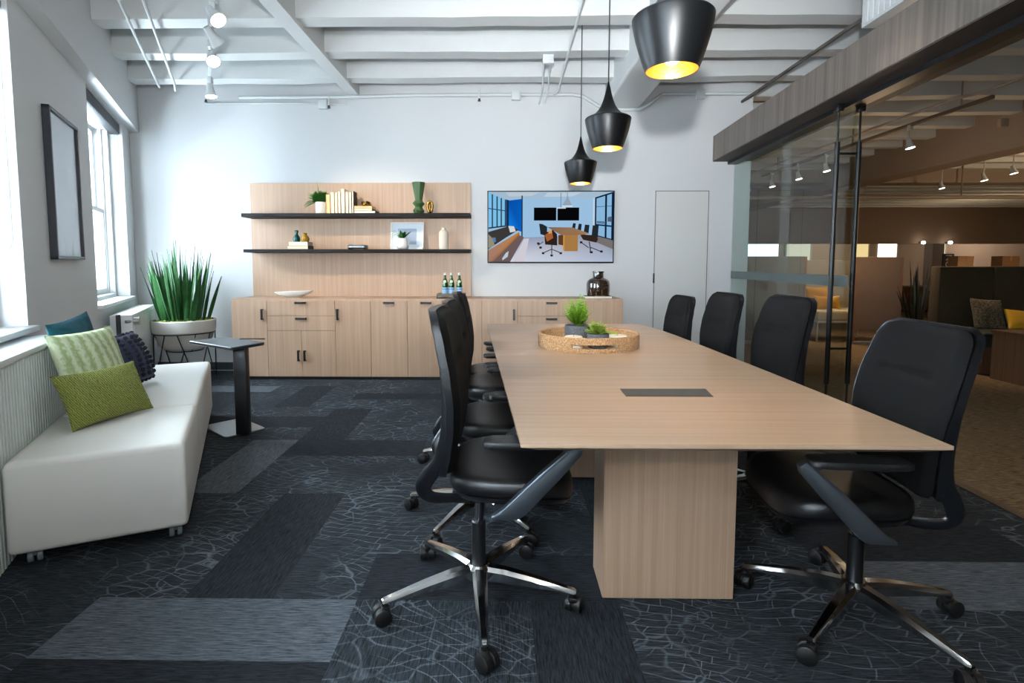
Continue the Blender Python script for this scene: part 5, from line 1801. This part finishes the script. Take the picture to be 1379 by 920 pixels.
# far rooms under the taupe bulkhead: bright windows, a column, blinds
def far_window(label, x0, x1, z0, z1, rgb, st, n):
    o = thing('window_%d' % n, label, 'window', ((x0 + x1) / 2, 22.57, z0))
    struct(o)
    b = MB(); b.box((x0 + 0.05, 22.585, z0 + 0.05), (x1 - 0.05, 22.598, z1 - 0.05)); b.build('bright_pane', emis('daylit_pane', rgb, st), o, origin=o.location, smooth=0)
    b = MB()
    for lo, hi in (((x0, z0), (x0 + 0.06, z1)), ((x1 - 0.06, z0), (x1, z1)), ((x0, z0), (x1, z0 + 0.06)), ((x0, z1 - 0.06), (x1, z1))):
        b.box((lo[0], 22.55, lo[1]), (hi[0], 22.599, hi[1]), bev=0.004, seg=1)
    b.build('window_frame', mat('pale_far_frame', (190, 180, 160), 0.6), o, origin=o.location, smooth=0)
far_window('bright white far window above the taupe partition', 15.2, 16.1, 1.2, 2.4, (255, 246, 232), 2.2, 4)
far_window('yellowish far window left of the bright white one', 14.3, 14.95, 1.2, 2.4, (240, 214, 150), 0.9, 5)
far_window('tall narrow bright far window beside the settee', 17.35, 18.05, 0.3, 2.4, (255, 240, 214), 1.5, 6)
far_window('bright bluish far window seen through the glass pane', 9.9, 11.3, 1.2, 2.4, (220, 240, 255), 1.8, 7)
far_window('pale far window seen through the glass pane', 11.5, 12.6, 1.2, 2.4, (230, 226, 204), 0.8, 8)
b = MB(); b.box((16.75, 21.6, 0), (17.2, 22.05, 3.53), bev=0.01)
struct(b.build('column', mat('grey_taupe_column', (104, 92, 82), 0.8), smooth=0), 'grey column far back in the open office', 'column')

# services and lamps under the office ceiling, then added fill lights
pipe('long pale pipe crossing the open office ceiling', [(3.0, 11.1, 2.56), (20, 11.1, 2.56)], 0.035, mat('taupe_pipe', (150, 134, 118), 0.6), name='ceiling_pipe', group=None)
b = MB()
for xx in (7.2, 9.1, 10.9, 12.8):
    b.cyl((xx, 11.1, 2.59), (xx, 11.1, 3.53), 0.012, 8)
o = b.build('pipe_hanger', mat('taupe_pipe', (150, 134, 118))); o.parent = bpy.data.objects['ceiling_pipe']; o.location = -Vector((3.0, 11.1, 2.56))
pipe('thin conduit running away under the open office ceiling', [(4.72, 2.5, 2.93), (4.72, 5.6, 2.93), (4.62, 5.8, 2.93), (4.62, 11.0, 2.93)], 0.016, mat('taupe_conduit', (170, 152, 136), 0.6), boxes=((6.1, 6.9, 2.96),), group=None)
t = thing('light_track', 'dark ceiling track of the open office', 'light track', (5.10, 7, 2.98))
b = MB(); b.box((5.08, 5.9, 2.96), (5.12, 11.0, 3.0), bev=0.004); b.build('rail', mat('taupe_track', (120, 104, 92), 0.6), t, origin=t.location)
b = MB()
for yy in (6.3, 8.2, 10.4):
    b.cyl((5.10, yy, 3.0), (5.10, yy, 3.53), 0.008, 8)
b.build('hanger', mat('taupe_track', (120, 104, 92)), t, origin=t.location)
GO = 'spotlights in the open office'
WARM = (1.0, 0.72, 0.44)
for lab, p_, e in (
        ('lit office spotlight nearest to the glass, left of the deep beam', (5.10, 7.06, 2.75), 110),
        ('lit spotlight seen through the glass, nearest the pull poles', (5.10, 8.84, 2.76), 90),
        ('lit spotlight seen through the glass, second from the pull poles', (5.10, 9.66, 2.76), 90),
        ('lit spotlight seen through the glass, third from the pull poles', (5.10, 10.6, 2.76), 0),
        ('small lit office spotlight right under the deep beam', (8.46, 10.8, 2.75), 110),
        ('lit office spotlight between the two at the right edge', (8.40, 9.8, 2.75), 80),
        ('lit office spotlight at the right edge of the photo', (8.22, 9.05, 2.75), 80)):
    spot_head(lab, p_, (p_[0] + 0.4, p_[1] - 0.5, 0), e, GO, 2.98 if p_[0] < 6 else 3.525, WARM)
light('office_fill', 'POINT', (10, 8, 2.2), 110, WARM, shadow_soft_size=0.3)  # bare point lights added to brighten the office, no fixtures
light('office_fill', 'POINT', (14, 16, 1.9), 50, WARM, shadow_soft_size=0.3)
light('office_fill', 'POINT', (5.0, 7.5, 1.7), 24, WARM, shadow_soft_size=0.3)
light('far_room_fill', 'POINT', (19, 21.2, 2.3), 60, (1, 0.85, 0.7), shadow_soft_size=0.2)  # points added to light the far rooms, no fitting stands here
light('far_room_fill', 'POINT', (13, 21.2, 2.3), 40, (1, 0.82, 0.62), shadow_soft_size=0.2)
for lab, x in (('tiny bright lamp dot under the far bulkhead, left one', 14.62), ('tiny bright lamp dot under the far bulkhead, right one', 15.55)):
    t = thing('bulkhead_lamp', lab, 'lamp', (x, 19.3, 1.92), 0, 'lamps under the far bulkhead')
    b = MB(); b.lathe([(0, 0.0), (0.05, 0.01), (0.065, 0.05), (0.05, 0.09), (0, 0.1)], 16, cap=False); b.build('globe', LENS, t)
    b = MB(); b.box((-0.02, 0.05, 0.04), (0.02, 0.2, 0.08)); b.build('bracket', BLACK, t, smooth=0)
t = thing('exit_box', 'small dark box fixed to the cross beam', 'box', (10.9, 11.18, 2.9))
b = MB(); b.box((-0.2, -0.05, -0.08), (0.2, 0.02, 0.08), bev=0.006); b.build('case', BLACKM, t)
bpy.context.view_layer.update()
